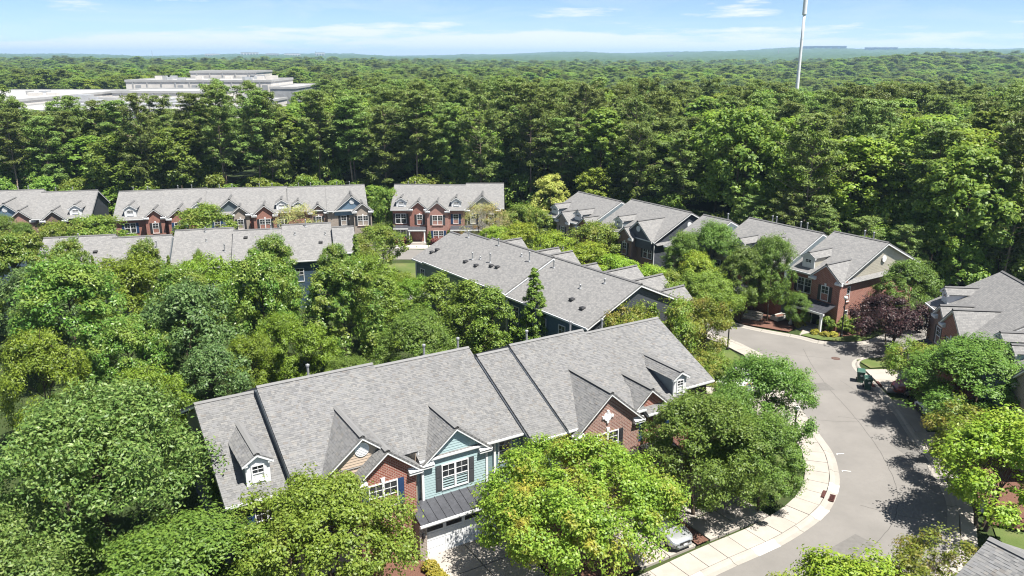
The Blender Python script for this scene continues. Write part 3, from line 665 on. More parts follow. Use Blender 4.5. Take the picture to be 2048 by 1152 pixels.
A.window(34.9, 36.58, 3.4, 1.0, 1.6, 1, sh=SHUT_NAVY, sill=BRICK_RED)
A.window(37.6, 37.74, 3.3, .95, 1.6, 1, sh=SHUT_BLK)
A.metal(30.3, 34.4, 34.9, 36.6, 2.6, 3.05, .5, posts=(30.45, 34.25)); A.metal(9.4, 12.4, 36.4, 38.1, 2.6, 3.1, .5, posts=(9.6,))
A.door(32.4, 36.78, .3, plain('dark_door', (.05, .02, .018), .4)); A.metal(23.6, 25.9, 35.9, 37.0, 2.6, 3.0, .5)
for u_, d_, U in ((12.7, 45.7, a2), (20.4, 45.3, a3), (22.9, 45.25, a3), (28.0, 44.6, a5), (31.6, 44.4, a5), (34.4, 44.3, a6)): A.pipe(U, u_, d_, .75, .075)
for u_ in (11, 15, 19, 22): A.window(u_, 51.28, 3.3, .95, 1.6, 1, face=2)

# ---- row seen from behind in the middle of the estate
B = Row('middle townhouse row showing its grey blue rear wall and long bare roof', 126.3, 46.6, -56.0, -.1)
def rearrow(Bd, units, eave_d, eave_front, sl=.47, mats=None):
    o = []
    for i, (u0, u1, dr, zr, mat) in enumerate(units): o.append(Bd.unit(u0, u1, dr, zr, eave_front, eave_d, sl, BRICK_RED, mat, mat, ol=.3 if i == 0 else 0, orr=.3 if i == len(units) - 1 else 0))
    return o
b1 = B.unit(46.9, 58.5, -48.5, 9.0, -55.0, -42.3, .45, BRICK_BRN, SID_NAVY, SID_CHAR, ol=.3)
b2 = B.unit(58.5, 69.0, -48.05, 9.15, -54.7, -42.1, .45, BRICK_RED, SID_GREY, SID_GREY)
b3 = B.unit(69.0, 74.2, -47.95, 8.95, -54.4, -42.3, .46, BRICK_PINK, SID_GREY, SID_GREY)
b4 = B.unit(74.2, 76.6, -47.5, 8.6, -53.8, -42.3, .46, BRICK_PINK, SID_GREY, SID_GREY, orr=.3)
for U, uc, zg, hw, d_, mt in ((b1, 48.7, 7.2, 1.9, -56.0, SID_BLUE), (b1, 52.0, 7.5, 2.3, -56.6, BRICK_RED), (b1, 55.9, 7.5, 2.3, -56.9, BRICK_BRN), (b2, 60.5, 7.0, 2.0, -55.6, BRICK_RED), (b2, 64.6, 7.5, 2.3, -55.7, BRICK_PINK), (b2, 67.1, 7.4, 2.1, -55.8, BRICK_TAN), (b3, 73.4, 7.4, 2.2, -55.3, BRICK_RED)):
    g = B.gable(U, uc, hw, zg, d_, mt); B.window(uc, g['d'] - .01, 3.3, 1.7, 1.6, 2, sh=SHUT_BLK)
for u_ in (48.6, 50.6, 53.3, 55.2, 57.4): B.window(u_, -42.64, 3.6, .95, 1.75, 1, face=2)
for u_ in (60.0, 62.2, 64.0, 66.4, 68.0): B.window(u_, -42.44, 3.6, .95 if u_ != 66.4 else 1.7, 1.7, 1 if u_ != 66.4 else 2, face=2)
for u_ in (70.2, 72.4, 74.9): B.window(u_, -42.64, 3.6, .95, 1.7, 1, face=2)
B.corner(58.5, -42.35, -.5, 5.7); B.corner(69.0, -42.4, -.5, 5.7); B.corner(76.3, -42.6, -.5, 5.7); B.corner(54.3, -42.62, -.5, 5.7)
for U, u_, d_, h in ((b1, 57.4, -47.2, .7), (b1, 52.0, -45.9, .3), (b1, 50.3, -47.3, .35), (b1, 59.0 - 1.6, -44.4, .75), (b2, 60.5, -46.6, .95), (b2, 64.9, -44.9, .9), (b2, 67.6, -44.5, .7), (b2, 66.8, -47.3, .7), (b3, 72.6, -47.3, .7), (b2, 62.2, -46.9, .2), (b2, 66.7, -44.9, .2)): B.pipe(U, u_, d_, h, .06)
for U, u_, d_ in ((b1, 56.1, -44.5), (b1, 51.4, -44.4), (b1, 49.4, -43.9), (b2, 68.0, -43.9), (b2, 66.0, -43.9), (b2, 64.1, -44.5), (b2, 63.2, -44.6), (b3, 74.4, -44.3), (b4, 74.9, -43.9)): B.hood(U, u_, d_)
# conservatory roof at the far rear corner
q = [(71.2, -39.0, 2.5), (76.4, -39.0, 2.5), (76.4, -42.5, 3.4), (71.2, -42.5, 3.4)]
obj('rear_porch', MB().slab([B.P(*p) for p in q], .12), SH, B.root); obj('rear_porch_wall', MB().box(*B.bx(71.5, 76.1, -42.5, -39.2), -.6, 2.3), SID_GREY, B.root)

# ---- brick row facing the camera across the far street
C = Row('short far brick row with a blue front door left of the pale willow', 1.0, -17.9, 130.6, -2.3)
c1 = C.unit(-17.95, -11.85, 136.9, 9.0, 130.4, 143.2, .49, BRICK_RED, SID_GREY, SID_GREY, ol=.3)
c2 = C.unit(-11.85, -5.6, 136.6, 8.95, 130.2, 143, .49, BRICK_PINK, SID_GREY, SID_GREY)
c3 = C.unit(-5.6, 1.0, 137.2, 9.1, 130.7, 143, .49, BRICK_TAN, SID_GREY, SID_GREY, orr=.3)
C.dormer(c1, -16.2, 131.1, 7.75, 1.6); C.dormer(c2, -7.0, 130.9, 7.75, 1.6)
g = C.gable(c1, -13.3, 1.75, 7.3, 129.9, BRICK_RED, depth=1.2); C.window(-13.1, g['d'] - .01, 3.3, .95, 1.7, 1, sh=SHUT_BLK, key=True)
g = C.gable(c2, -10.1, 2.05, 7.3, 129.4, BRICK_PINK, depth=1.6); C.window(-10.1, g['d'] - .01, 3.3, 1.75, 1.65, 2, sh=SHUT_GREY, sill=BRICK_RED); C.window(-10.0, g['d'] - .01, .75, 1.75, 1.6, 2, sh=SHUT_NAVY, sill=BRICK_RED)
C.window(-16.3, 130.72, 3.35, 1.8, 1.7, 2, sh=SHUT_BLK, sill=BRICK_RED)
m = MB(); m.box(*C.bx(-17.4, -15.2, 129.9, 130.9), -1, .85); obj('bay_base', m, BRICK_RED, C.root); m = MB(); m.box(*C.bx(-17.4, -15.2, 129.9, 130.9), .85, 2.75); obj('bay', m, WALLW, C.root)
C.window(-16.3, 129.88, 1.0, 1.75, 1.55, 2); C.metal(-17.5, -15.0, 129.6, 130.8, 2.78, 3.15, .45)
C.metal(-15.0, -12.1, 129.2, 130.4, 2.6, 3.05, .45, posts=(-14.8, -12.3)); C.door(-13.3, 130.70, .45, plain('blue_door', (.10, .20, .36), .4, .08))
C.metal(-8.0, -2.0, 129.2, 130.4, 2.6, 3.05, .45, posts=(-7.6, -4.8, -2.2)); C.window(-7.1, 130.54, 3.3, .95, 1.7, 1, sh=SHUT_NAVY); C.door(-5.3, 130.6, .45, BLACK)
g = C.gable(c3, -2.6, 3.0, 8.1, 130.2, SID_CREAM, depth=.8); C.window(-4.2, g['d'] - .01, 3.3, .95, 1.7, 1, sh=SHUT_BLK); C.window(-1.2, g['d'] - .01, 3.3, .95, 1.7, 1, sh=SHUT_BLK)
for k, (w0, zz) in enumerate(((2.6, .45), (2.4, .3), (2.2, .15))): obj('step', MB().box(*C.bx(-13.3 - w0/2, -13.3 + w0/2, 129.0 - .38 * k, 129.0 - .38 * k + (1.7 if k == 0 else .38)), -.3, zz), CONC, C.root)
for u_ in (-15.6, -14.4): C.pipe(c1, u_, 137.4, .6)

# ---- long far row on the left
D = Row('long far row of six units with red brick gables below the pines', 14.0, -31.0, 131.0, -2.1)
dd_ = [(-31.0, -24.1, 139.6, 9.0, 132.7, BRICK_RED), (-24.1, -17.4, 139.7, 9.0, 132.6, BRICK_RED), (-17.4, -11.05, 138.6, 9.05, 132.2, SID_GREY), (-11.05, -4.6, 138.4, 9.0, 132, BRICK_RED), (-4.6, 1.6, 137.5, 9.0, 131.4, BRICK_RED), (1.6, 8.2, 137.3, 9.0, 130.9, BRICK_TAN)]
DU = [D.unit(u0, u1, dr, zr, df, dr + 6.4, .49, mt, SID_GREY, SID_GREY, ol=.3 if i == 0 else 0, orr=.3 if i == 5 else 0) for i, (u0, u1, dr, zr, df, mt) in enumerate(dd_)]
D.dormer(DU[0], -28.4, 133.3, 7.8, 1.7); D.dormer(DU[1], -18.3, 133.2, 7.8, 1.7); D.dormer(DU[3], -5.5, 132.6, 7.8, 1.7); D.dormer(DU[4], -2.9, 132.0, 7.6, 1.6)
def dg(U, uc, hw, zg, d, mt, wn=2, shm=SHUT_BLK, **k):
    g = D.gable(U, uc, hw, zg, d, mt, depth=1.2, **k)
    if wn: D.window(uc, g['d'] - .01, 3.3, .95 if wn == 1 else 1.75, 1.65, wn, sh=shm, sill=BRICK_RED, key=True)
    return g
dg(DU[0], -24.75, 1.7, 7.2, 131.9, BRICK_RED, 1); dg(DU[1], -21.05, 2.0, 7.25, 131.4, BRICK_RED, 2, SHUT_NAVY)
dg(DU[2], -13.5, 3.0, 8.2, 132.4, SID_GREY, 0, left=False, right=False); dg(DU[2], -12.0, 1.7, 7.1, 131.8, BRICK_TAN, 1)
dg(DU[3], -8.2, 2.05, 7.25, 131.1, BRICK_RED, 2); dg(DU[4], 0.2, 1.7, 7.0, 131.2, BRICK_BRN, 1)
dg(DU[5], 5.65, 3.2, 8.25, 130.8, SID_SLATE, 0, vent=(.4, 7.2), left=False, right=False, zbase=5.0); dg(DU[5], 7.25, 1.75, 7.1, 130.1, BRICK_TAN, 2)
D.window(4.2, 131.24, 3.3, .95, 1.65, 1, sh=SHUT_BLK); D.window(-28.6, 133.03, 3.3, 1.7, 1.65, 2, sh=SHUT_NAVY); D.window(-5.3, 132.33, 3.3, 1.7, 1.65, 2, sh=SHUT_NAVY); D.window(-15.6, 132.53, 3.3, .95, 1.65, 1, sh=SHUT_NAVY)
for u0_, u1_ in ((-26.4, -22.9), (-14.6, -10.6), (-6.0, -2.8), (2.0, 5.4), (-31, -27)): D.metal(u0_, u1_, 130.4, 131.6, 2.6, 3.05, .5, posts=(u0_ + .2,))
for i, U in enumerate(DU):
    for f in (.3, .62): D.pipe(U, U['u0'] + f * (U['u1'] - U['u0']), U['dr'] + .5, .7, .06)

# ---- pair of units at the far left edge
Ee = Row('far pair of units at the left edge with a slate blue gable', 14.0, -51.5, 134.0, -2.1)
e1 = Ee.unit(-52.5, -43.0, 143.6, 9.2, 137.0, 150, .47, BRICK_RED, SID_GREY, SID_GREY); e2 = Ee.unit(-43.0, -34.6, 141.9, 9.0, 135.2, 148.4, .47, BRICK_BRN, SID_GREY, SID_CHAR, orr=.3)
g = Ee.gable(e1, -46.8, 3.4, 8.35, 136.0, SID_SLATE, vent=(.4, 7.3), zbase=4.5); g = Ee.gable(e1, -44.6, 2.1, 7.3, 135.2, BRICK_PINK, depth=1.6); Ee.window(-44.6, g['d'] - .01, 3.3, .95, 1.65, 1, sh=SHUT_BLK)
g = Ee.gable(e2, -39.6, 2.0, 7.3, 133.9, BRICK_BRN, depth=1.6); Ee.window(-39.4, g['d'] - .01, 3.3, 1.7, 1.65, 2, sh=SHUT_BLK, key=True)
Ee.dormer(e2, -36.8, 135.8, 7.8, 1.7); Ee.metal(-44.0, -41.0, 134.0, 135.6, 2.6, 3.05, .5, posts=(-43.8, -41.2))
for u_ in (-47, -45.5): Ee.pipe(e1, u_, 144.1, .7)
for u_ in (-41, -38.5): Ee.pipe(e2, u_, 142.4, .7)

# ---- row in front of it, turned with its back to the camera
Fr = Row('low row behind the yellow green hedge, its bare rear roof stepped in six sections', 194.5, -5.0, -100.0, -.6)
ff = [(-5.0, -2.4, -95.7, 8.9), (-2.4, 3.4, -97.6, 9.1), (3.4, 8.85, -96.2, 9.0), (8.85, 15.4, -97.7, 9.05), (15.4, 21.7, -95.6, 9.0), (21.7, 29.2, -97.6, 8.95)]
FU = [Fr.unit(u0, u1, dr, zr, dr - 6.4, -91.0, .44, BRICK_RED, SID_NAVY if i < 3 else SID_GREY, SID_GREY, ol=.3 if i == 0 else 0, orr=.3 if i == 5 else 0) for i, (u0, u1, dr, zr) in enumerate(ff)]
for u_ in (-3.4, -.8, 1.6, 5.2, 10.5, 13.2, 17.5, 24): Fr.window(u_, -91.34, 3.6, .95, 1.6, 1, face=2)
for U, u_, d_, h in ((FU[1], .6, -97.0, .8), (FU[3], 12.0, -97.1, .5), (FU[3], 9.7, -93.4, .8), (FU[4], 16.8, -93.3, .8), (FU[3], 11.8, -95.4, .2), (FU[1], 1.9, -95.6, .25), (FU[1], -1.6, -95.3, .25), (FU[5], 25.5, -97.0, .6), (FU[2], 4.6, -96.1, .5)): Fr.pipe(U, u_, d_, h, .06)
for U, u_, d_ in ((FU[2], 7.4, -94.7), (FU[1], -1.0, -93.9), (FU[5], 23.4, -94.6)): Fr.hood(U, u_, d_)
K = Row('corner of a grey roof at the left edge between the trees', 194.5, 33.0, -101.0, -.5, cat='house', name='townhouse')
k1 = K.unit(33.0, 46.0, -97.5, 9.0, -104, -91.0, .46, BRICK_RED, SID_GREY, SID_SLATE, ol=.3)

# ---- rows on the right of the inner street
Gr = Row('row right of centre with three white dormers and a dark charcoal gable', -57.5, -97.6, 69.0, -1.2)
g1 = Gr.unit(-97.7, -87.4, 74.5, 9.0, 68.4, 80.8, .5, BRICK_TAN, SID_GREY, SID_GREY, ol=.3)
g2 = Gr.unit(-87.4, -75.2, 76.4, 9.15, 69.9, 82.6, .5, BRICK_BRN, SID_GREY, SID_CHAR, orr=.3)
Gr.dormer(g1, -96.3, 69.1, 7.8, 1.6); Gr.dormer(g1, -90.5, 69.1, 7.8, 1.6); Gr.dormer(g2, -83.4, 70.8, 7.9, 1.6)
g = Gr.gable(g1, -93.2, 1.8, 7.2, 68.0, BRICK_TAN, depth=1.2); Gr.window(-93.2, g['d'] - .01, 3.3, .95, 1.7, 1, sh=SHUT_BLK); Gr.window(-96.2, 68.73, 3.3, 1.7, 1.6, 2, sh=SHUT_BLK)
g = Gr.gable(g1, -88.0, 1.9, 7.2, 68.0, BRICK_RED, depth=1.2)
g = Gr.gable(g2, -78.3, 2.9, 8.2, 69.6, SID_CHAR, vent=(.38, 7.1), zbase=4.6, left=False, right=False); Gr.window(-76.7, 70.22, 3.3, 1.75, 1.65, 2, sh=SHUT_BLK, sill=BRICK_RED)
g = Gr.gable(g2, -80.3, 1.75, 7.1, 69.0, BRICK_BRN, depth=1.3); Gr.window(-80.3, g['d'] - .01, 3.3, .95, 1.65, 1, sh=SHUT_BLK, key=True)
Gr.metal(-97.2, -91.2, 66.9, 68.7, 2.6, 3.1, .5, posts=(-97.0, -94, -91.4)); Gr.metal(-82.4, -78.6, 67.9, 69.4, 2.6, 3.1, .5, posts=(-82.2, -78.8))
Gr.downspout(-75.48, 70.25, 5.8); x, y, z = Gr.P(-75.5, 76.4, 7.4)
m = MB(); m.prism([(y + .38 * math.cos(i * math.pi / 10), z + .38 * math.sin(i * math.pi / 10)) for i in range(20)], lambda p: (x - .04, p[0], p[1]), lambda p: (x + .06, p[0], p[1])); obj('round_vent', m, WHITE, Gr.root)
q = [(-75.55, 70.3, 5.6), (-75.0, 70.3, 5.35), (-75.0, 82.2, 5.35), (-75.55, 82.2, 5.6)]; obj('pent_roof', MB().slab([Gr.P(*p) for p in q], .08), SH, Gr.root)
Hh = Row('right hand row with a cream gable end and dark metal porch roof', -57.5, -70.0, 71.5, -.2)
h1 = Hh.unit(-70.2, -65.6, 73.4, 9.0, 66.9, 79.8, .49, BRICK_TAN, SID_GREY, SID_GREY, ol=.3); h2 = Hh.unit(-65.6, -54.9, 76.6, 9.05, 70.2, 83, .49, BRICK_RED, SID_GREY, SID_GREY)
h3 = Hh.unit(-54.9, -48.1, 78.5, 9.05, 71.3, 85.0, .46, BRICK_RED, SID_GREY, SID_CREAM, orr=.42)
m = MB(); m.box(*Hh.bx(-48.52, -48.42, 71.75, 84.6), -1.2, 5.35); obj('end_wall', m, BRICK_RED, Hh.root)
q = [(-48.5, 71.4, 5.75), (-47.95, 71.4, 5.42), (-47.95, 84.8, 5.42), (-48.5, 84.8, 5.75)]; obj('pent_roof', MB().slab([Hh.P(*p) for p in q], .09), SH, Hh.root)
Hh.dormer(h3, -53.1, 72.1, 7.85, 1.5, SID_CREAM); Hh.dormer(h2, -62.0, 71.1, 7.85, 1.5)
g = Hh.gable(h3, -49.9, 2.05, 7.35, 70.7, BRICK_RED, depth=1.2, sg=.84); Hh.window(-49.9, g['d'] - .01, 3.3, .95, 1.65, 1, sh=SHUT_BLK, key=True)
Hh.window(-53.0, 71.63, 3.35, 1.8, 1.65, 2, sh=SHUT_BLK, sill=BRICK_RED); Hh.downspout(-51.75, 71.6, 5.6)
g = Hh.gable(h2, -58.6, 3.0, 8.2, 70.1, SID_CHAR, vent=(.35, 7.2), zbase=4.4, left=False, right=False); g = Hh.gable(h2, -60.3, 1.75, 7.1, 69.4, BRICK_RED, depth=1.3); Hh.window(-60.3, g['d'] - .01, 3.3, .95, 1.6, 1, sh=SHUT_BLK)
g = Hh.gable(h2, -64.6, 2.2, 7.5, 69.8, BRICK_TAN, depth=1.3); Hh.window(-64.6, g['d'] - .01, 3.3, 1.7, 1.6, 2, sh=SHUT_BLK)
Hh.metal(-52.6, -48.4, 69.0, 71.0, 2.6, 3.15, .42, posts=(-52.4, -48.7)); Hh.door(-50.6, 71.0, .45, plain('green_black_door', (.015, .025, .028), .4)); Hh.metal(-60.5, -57.0, 68.0, 69.9, 2.6, 3.1, .45, posts=(-60.3,))
Hh.window(-48.42, 72.6, 3.3, .95, 1.65, 1, face=1, sill=BRICK_PINK); Hh.window(-48.42, 72.6, .7, .95, 1.65, 1, face=1, sill=BRICK_PINK)
Hh.corner(-48.55, 71.66, -.6, 5.6, GUT)
for k in range(4): obj('step', MB().box(*Hh.bx(-51.7, -49.6, 69.4 - .34 * k, 69.4 - .34 * k + (1.6 if k == 0 else .34)), -.5, .45 - .15 * k), CONC, Hh.root)
x, y, z = Hh.P(-48.42, 78.5, 7.2); m = MB(); m.prism([(y + .36 * math.cos(i * math.pi / 10), z + .36 * math.sin(i * math.pi / 10)) for i in range(20)], lambda p: (x - .03, p[0], p[1]), lambda p: (x + .06, p[0], p[1])); obj('round_vent', m, WHITE, Hh.root)
for U, u_, d_ in ((h1, -66.6, 73.9), (h2, -62.4, 77.0), (h2, -61.8, 77.0), (h2, -58.3, 77.0), (h2, -57.4, 77.0), (h3, -51.4, 79.0), (h3, -50.3, 79.0)): Hh.pipe(U, u_, d_, .8, .07)

I_ = Row('row at the right edge seen from above, two small blue dormers over a brick gable', -97.0, -75.3, 30.0, 0)
i1 = I_.unit(-75.4, -69.2, 36.2, 9.0, 30.0, 42.4, .52, BRICK_BRN, SID_GREY, SID_GREY, ol=.3); i2 = I_.unit(-69.2, -63.6, 35.9, 9.15, 29.8, 42, .52, BRICK_RED, SID_GREY, SID_GREY); i3 = I_.unit(-63.6, -57.2, 35.7, 8.8, 29.7, 42, .52, SID_SLATE, SID_GREY, SID_GREY); i4 = I_.unit(-57.2, -50.5, 35.9, 9.1, 29.7, 42, .52, BRICK_RED, SID_GREY, SID_GREY, orr=.3)
I_.dormer(i1, -73.9, 31.0, 7.75, 1.3, WALLW); g = I_.gable(i1, -70.7, 1.5, 6.95, 29.3, BRICK_BRN, depth=1.0); I_.window(-70.7, g['d'] - .01, 3.3, .95, 1.6, 1, sh=SHUT_BLK)
g = I_.gable(i2, -67.4, 2.3, 7.6, 29.0, BRICK_RED, depth=1.2); I_.window(-67.4, g['d'] - .01, 3.3, 1.7, 1.6, 2, sh=SHUT_BLK, key=True)
I_.dormer(i3, -62.2, 30.7, 7.5, 1.3, SID_BLUE); I_.dormer(i3, -59.9, 30.5, 7.3, 1.2, SID_BLUE); g = I_.gable(i4, -54.6, 2.2, 7.5, 28.9, BRICK_TAN, depth=1.2)
I_.metal(-72.8, -69.2, 28.0, 29.6, 2.6, 3.05, .5, posts=(-72.6, -69.4)); I_.downspout(-57.3, 30.05, 5.7)
J = Row('grey shingled roof corner cut off by the lower right corner of the picture', -60.0, -15.0, 25.0, 0, True, cat='house', name='townhouse')
j1 = J.unit(-14.75, -6.0, 31.15, 9.0, 25.0, 37.3, .52, BRICK_RED, SID_GREY, SID_GREY, ol=.3)

# ------------------------------------------------------------------ trees
def leaf_mesh(name, C, N, size, asp, mat, rs, fold=.18):
    """One small folded leaf blade (or sprig) per row of C, facing N."""
    n = len(C); N = N / np.maximum(np.linalg.norm(N, axis=1, keepdims=True), 1e-6)
    T = rs.normal(size=(n, 3)); T -= (T * N).sum(1, keepdims=True) * N; T /= np.maximum(np.linalg.norm(T, axis=1, keepdims=True), 1e-6)
    Bv = np.cross(N, T); L = (size * rs.uniform(.65, 1.3, n))[:, None]; Wd = L * asp
    V = np.empty((n, 4, 3)); V[:, 0] = C - T * L * .5; V[:, 2] = C + T * L * .5; V[:, 1] = C + Bv * Wd * .5 + N * Wd * fold; V[:, 3] = C - Bv * Wd * .5 + N * Wd * fold
    me = bpy.data.meshes.new(name); me.vertices.add(n * 4); me.vertices.foreach_set('co', V.reshape(-1).astype(np.float32))
    me.loops.add(n * 4); me.loops.foreach_set('vertex_index', np.arange(n * 4, dtype=np.int32))
    me.polygons.add(n); me.polygons.foreach_set('loop_start', np.arange(0, n * 4, 4, dtype=np.int32)); me.polygons.foreach_set('loop_total', np.full(n, 4, np.int32))
    me.materials.append(mat); me.update(calc_edges=True); return me
def unit_dirs(n, rs, up=0.0):
    d = rs.normal(size=(n, 3)); d[:, 2] += up; return d / np.linalg.norm(d, axis=1, keepdims=True)
def make_tree(name, seed, H, Rr, base, mat, bark, shape='round', lobes=26, sub=14, leaves=30, size=.2, asp=.6, rl=.34, rsub=.16, flat=.75, top=.5, tr=.16, droop=0.0, upb=.6, rnd_n=.42, multi=1):
    rs = np.random.RandomState(seed); Hc = H - base; cen = np.array([0, 0, base + Hc * .5]); L = []; RL = []
    ga = 2.39996
    for i in range(lobes):
        f = (i + .5) / lobes; th = i * ga + rs.uniform(-.5, .5)
        if shape == 'cone':
            z = base + Hc * (f ** .85) * .94; r = Rr * (1 - (z - base) / Hc) * rs.uniform(.62, 1.0) ; l = rl * Rr * (1.05 - .75 * f)
        elif shape == 'column':
            z = base + Hc * f * .92 + .2; r = Rr * min(1, 2.4 * (1.03 - f)) * rs.uniform(.5, .8); l = rl * Rr
        elif shape == 'spread':   # vase: wide flat-topped crown
            u = rs.uniform(0, 1) ** .55; z = base + Hc * (.18 + .62 * rs.uniform(0, 1) ** .6 * (1 - .45 * u * u)) ; r = Rr * u * .84; l = rl * Rr * rs.uniform(.6, 1.2)
        else:
            zz = 1 - 2 * f * .92; z = cen[2] + Hc * .5 * zz * .76; r = Rr * math.sqrt(max(0, 1 - zz * zz * .9)) * rs.uniform(.50, .88); l = rl * Rr * rs.uniform(.55, 1.25)
            if i % 4 == 3: r *= rs.uniform(.1, .6); z = cen[2] + Hc * .5 * rs.uniform(.25, .74); l *= 1.15
        L.append((r * math.cos(th), r * math.sin(th), z)); RL.append(l)
    L = np.array(L); RL = np.array(RL)
    outw = L - cen; outw /= np.maximum(np.linalg.norm(outw, axis=1, keepdims=True), 1e-5)
    D = unit_dirs(lobes * sub, rs); D += np.repeat(outw, sub, 0) * .75 + np.array([0, 0, .35]); D /= np.linalg.norm(D, axis=1, keepdims=True)
    SC = np.repeat(L, sub, 0) + D * (np.repeat(RL, sub) * rs.uniform(.5, 1.05, lobes * sub) * np.where(rs.uniform(0, 1, lobes * sub) < .14, rs.uniform(1.2, 1.6, lobes * sub), 1))[:, None] * np.array([1, 1, flat])
    if droop: SC[:, 2] -= droop * (np.hypot(SC[:, 0], SC[:, 1]) / Rr) ** 2
    SC[:, 2] = np.maximum(SC[:, 2], base * .55)
    srad = np.repeat(RL, sub) * (rsub / rl) * rs.uniform(.7, 1.35, lobes * sub)
    cnt = leaves; DD = unit_dirs(len(SC) * cnt, rs); rad = rs.uniform(.25, 1.0, len(DD)) ** .6
    C = np.repeat(SC, cnt, 0) + DD * (rad * np.repeat(srad, cnt))[:, None] * np.array([1.1, 1.1, .78])
    N = DD * .55 + np.repeat(D, cnt, 0) * .5 + np.array([0, 0, upb]) + rs.normal(size=DD.shape) * rnd_n
    crown = leaf_mesh('crown', C, N, size, asp, mat, rs)
    # trunk and limbs
    mb = MB(); fork = base + Hc * (.12 if multi > 1 else .22)
    for k in range(multi):
        ox = 0 if multi == 1 else .18 * math.cos(k * 2.1); oy = 0 if multi == 1 else .18 * math.sin(k * 2.1); p = Vector((ox, oy, -.3)); r = tr
        segs = 5; tip = Vector((ox * 5 + rs.normal() * Rr * .06, oy * 5 + rs.normal() * Rr * .06, fork if multi == 1 else base + Hc * .35))
        for i in range(segs):
            q = p.lerp(tip, 1 / (segs - i)) + Vector((rs.normal() * .05, rs.normal() * .05, 0)); r2 = r * .88; mb.tube(p, q, r, r2, 8); p, r = q, r2
        idx = [i for i in range(lobes) if i % multi == k]
        if multi == 1 and shape in ('round', 'cone', 'column', 'pine'): q = Vector((0, 0, base + Hc * .86)); mb.tube(p, q, r, r * .25, 7)
        for i in idx[:22]:
            e = Vector(L[i]); s_ = p if multi > 1 or shape == 'spread' else Vector((0, 0, max(fork * .9, min(e.z - np.hypot(e.x, e.y) * .7, base + Hc * .8))))
            mid = s_.lerp(e, .5) + Vector((0, 0, .12 * Rr)) + Vector(rs.normal(size=3) * .08 * Rr); mb.tube(s_, mid, r * .42, r * .26, 6); mb.tube(mid, e, r * .26, r * .10, 5)
    trunk = mb.mesh('trunk', bark, True)
    return dict(name=name, crown=crown, trunk=trunk, H=H, R=Rr)
def make_pine(seed, H, mat, bark, n=70, Rr=3.2, cb=.48, leaves=46, size=.55, asp=.26):
    rs = np.random.RandomState(seed); mb = MB(); p = Vector((0, 0, -.5)); r = .2 * H / 22; lean = rs.normal(size=2) * .35; cl = []
    zs = np.linspace(0, H * .97, 8)
    for i, z in enumerate(zs[1:]):
        q = Vector((lean[0] * z / H + rs.normal() * .06, lean[1] * z / H + rs.normal() * .06, z)); r2 = max(.03, .2 * H / 22 * (1 - .85 * z / H)); mb.tube(p, q, r, r2, 7); p, r = q, r2
    for i in range(n):
        f = (i + rs.uniform(0, 1)) / n; z = H * (cb + (1 - cb) * f); th = i * 2.39996 + rs.uniform(-.6, .6)
        prof = math.sin(math.pi * min(1, (.14 + .80 * f))) ** .55
        ln = Rr * max(.22, prof) * rs.uniform(.55, 1.1); e = Vector((math.cos(th) * ln, math.sin(th) * ln, z + ln * rs.uniform(-.05, .45))); s_ = Vector((lean[0] * z / H, lean[1] * z / H, z - .2 * ln))
        mb.tube(s_, e, .05, .02, 4)
        for k in range(rs.randint(3, 6)): t = rs.uniform(.35, 1.05); c = s_.lerp(e, t); cl.append((c.x + rs.normal() * .3, c.y + rs.normal() * .3, c.z + rs.normal() * .15, rs.uniform(.45, .85)))
    cl.append((lean[0], lean[1], H, .5)); cl = np.array(cl)
    DD = unit_dirs(len(cl) * leaves, rs, .5); C = np.repeat(cl[:, :3], leaves, 0) + DD * (np.repeat(cl[:, 3], leaves) * rs.uniform(.3, 1, len(DD)))[:, None] * np.array([1.2, 1.2, .6])
    N = rs.normal(size=DD.shape) * .42 + np.array([0, 0, .9]) + DD * .5
    return dict(name='pine_tree', crown=leaf_mesh('crown', C, N, size, asp, mat, rs), trunk=mb.mesh('trunk', bark, True), H=H, R=Rr)

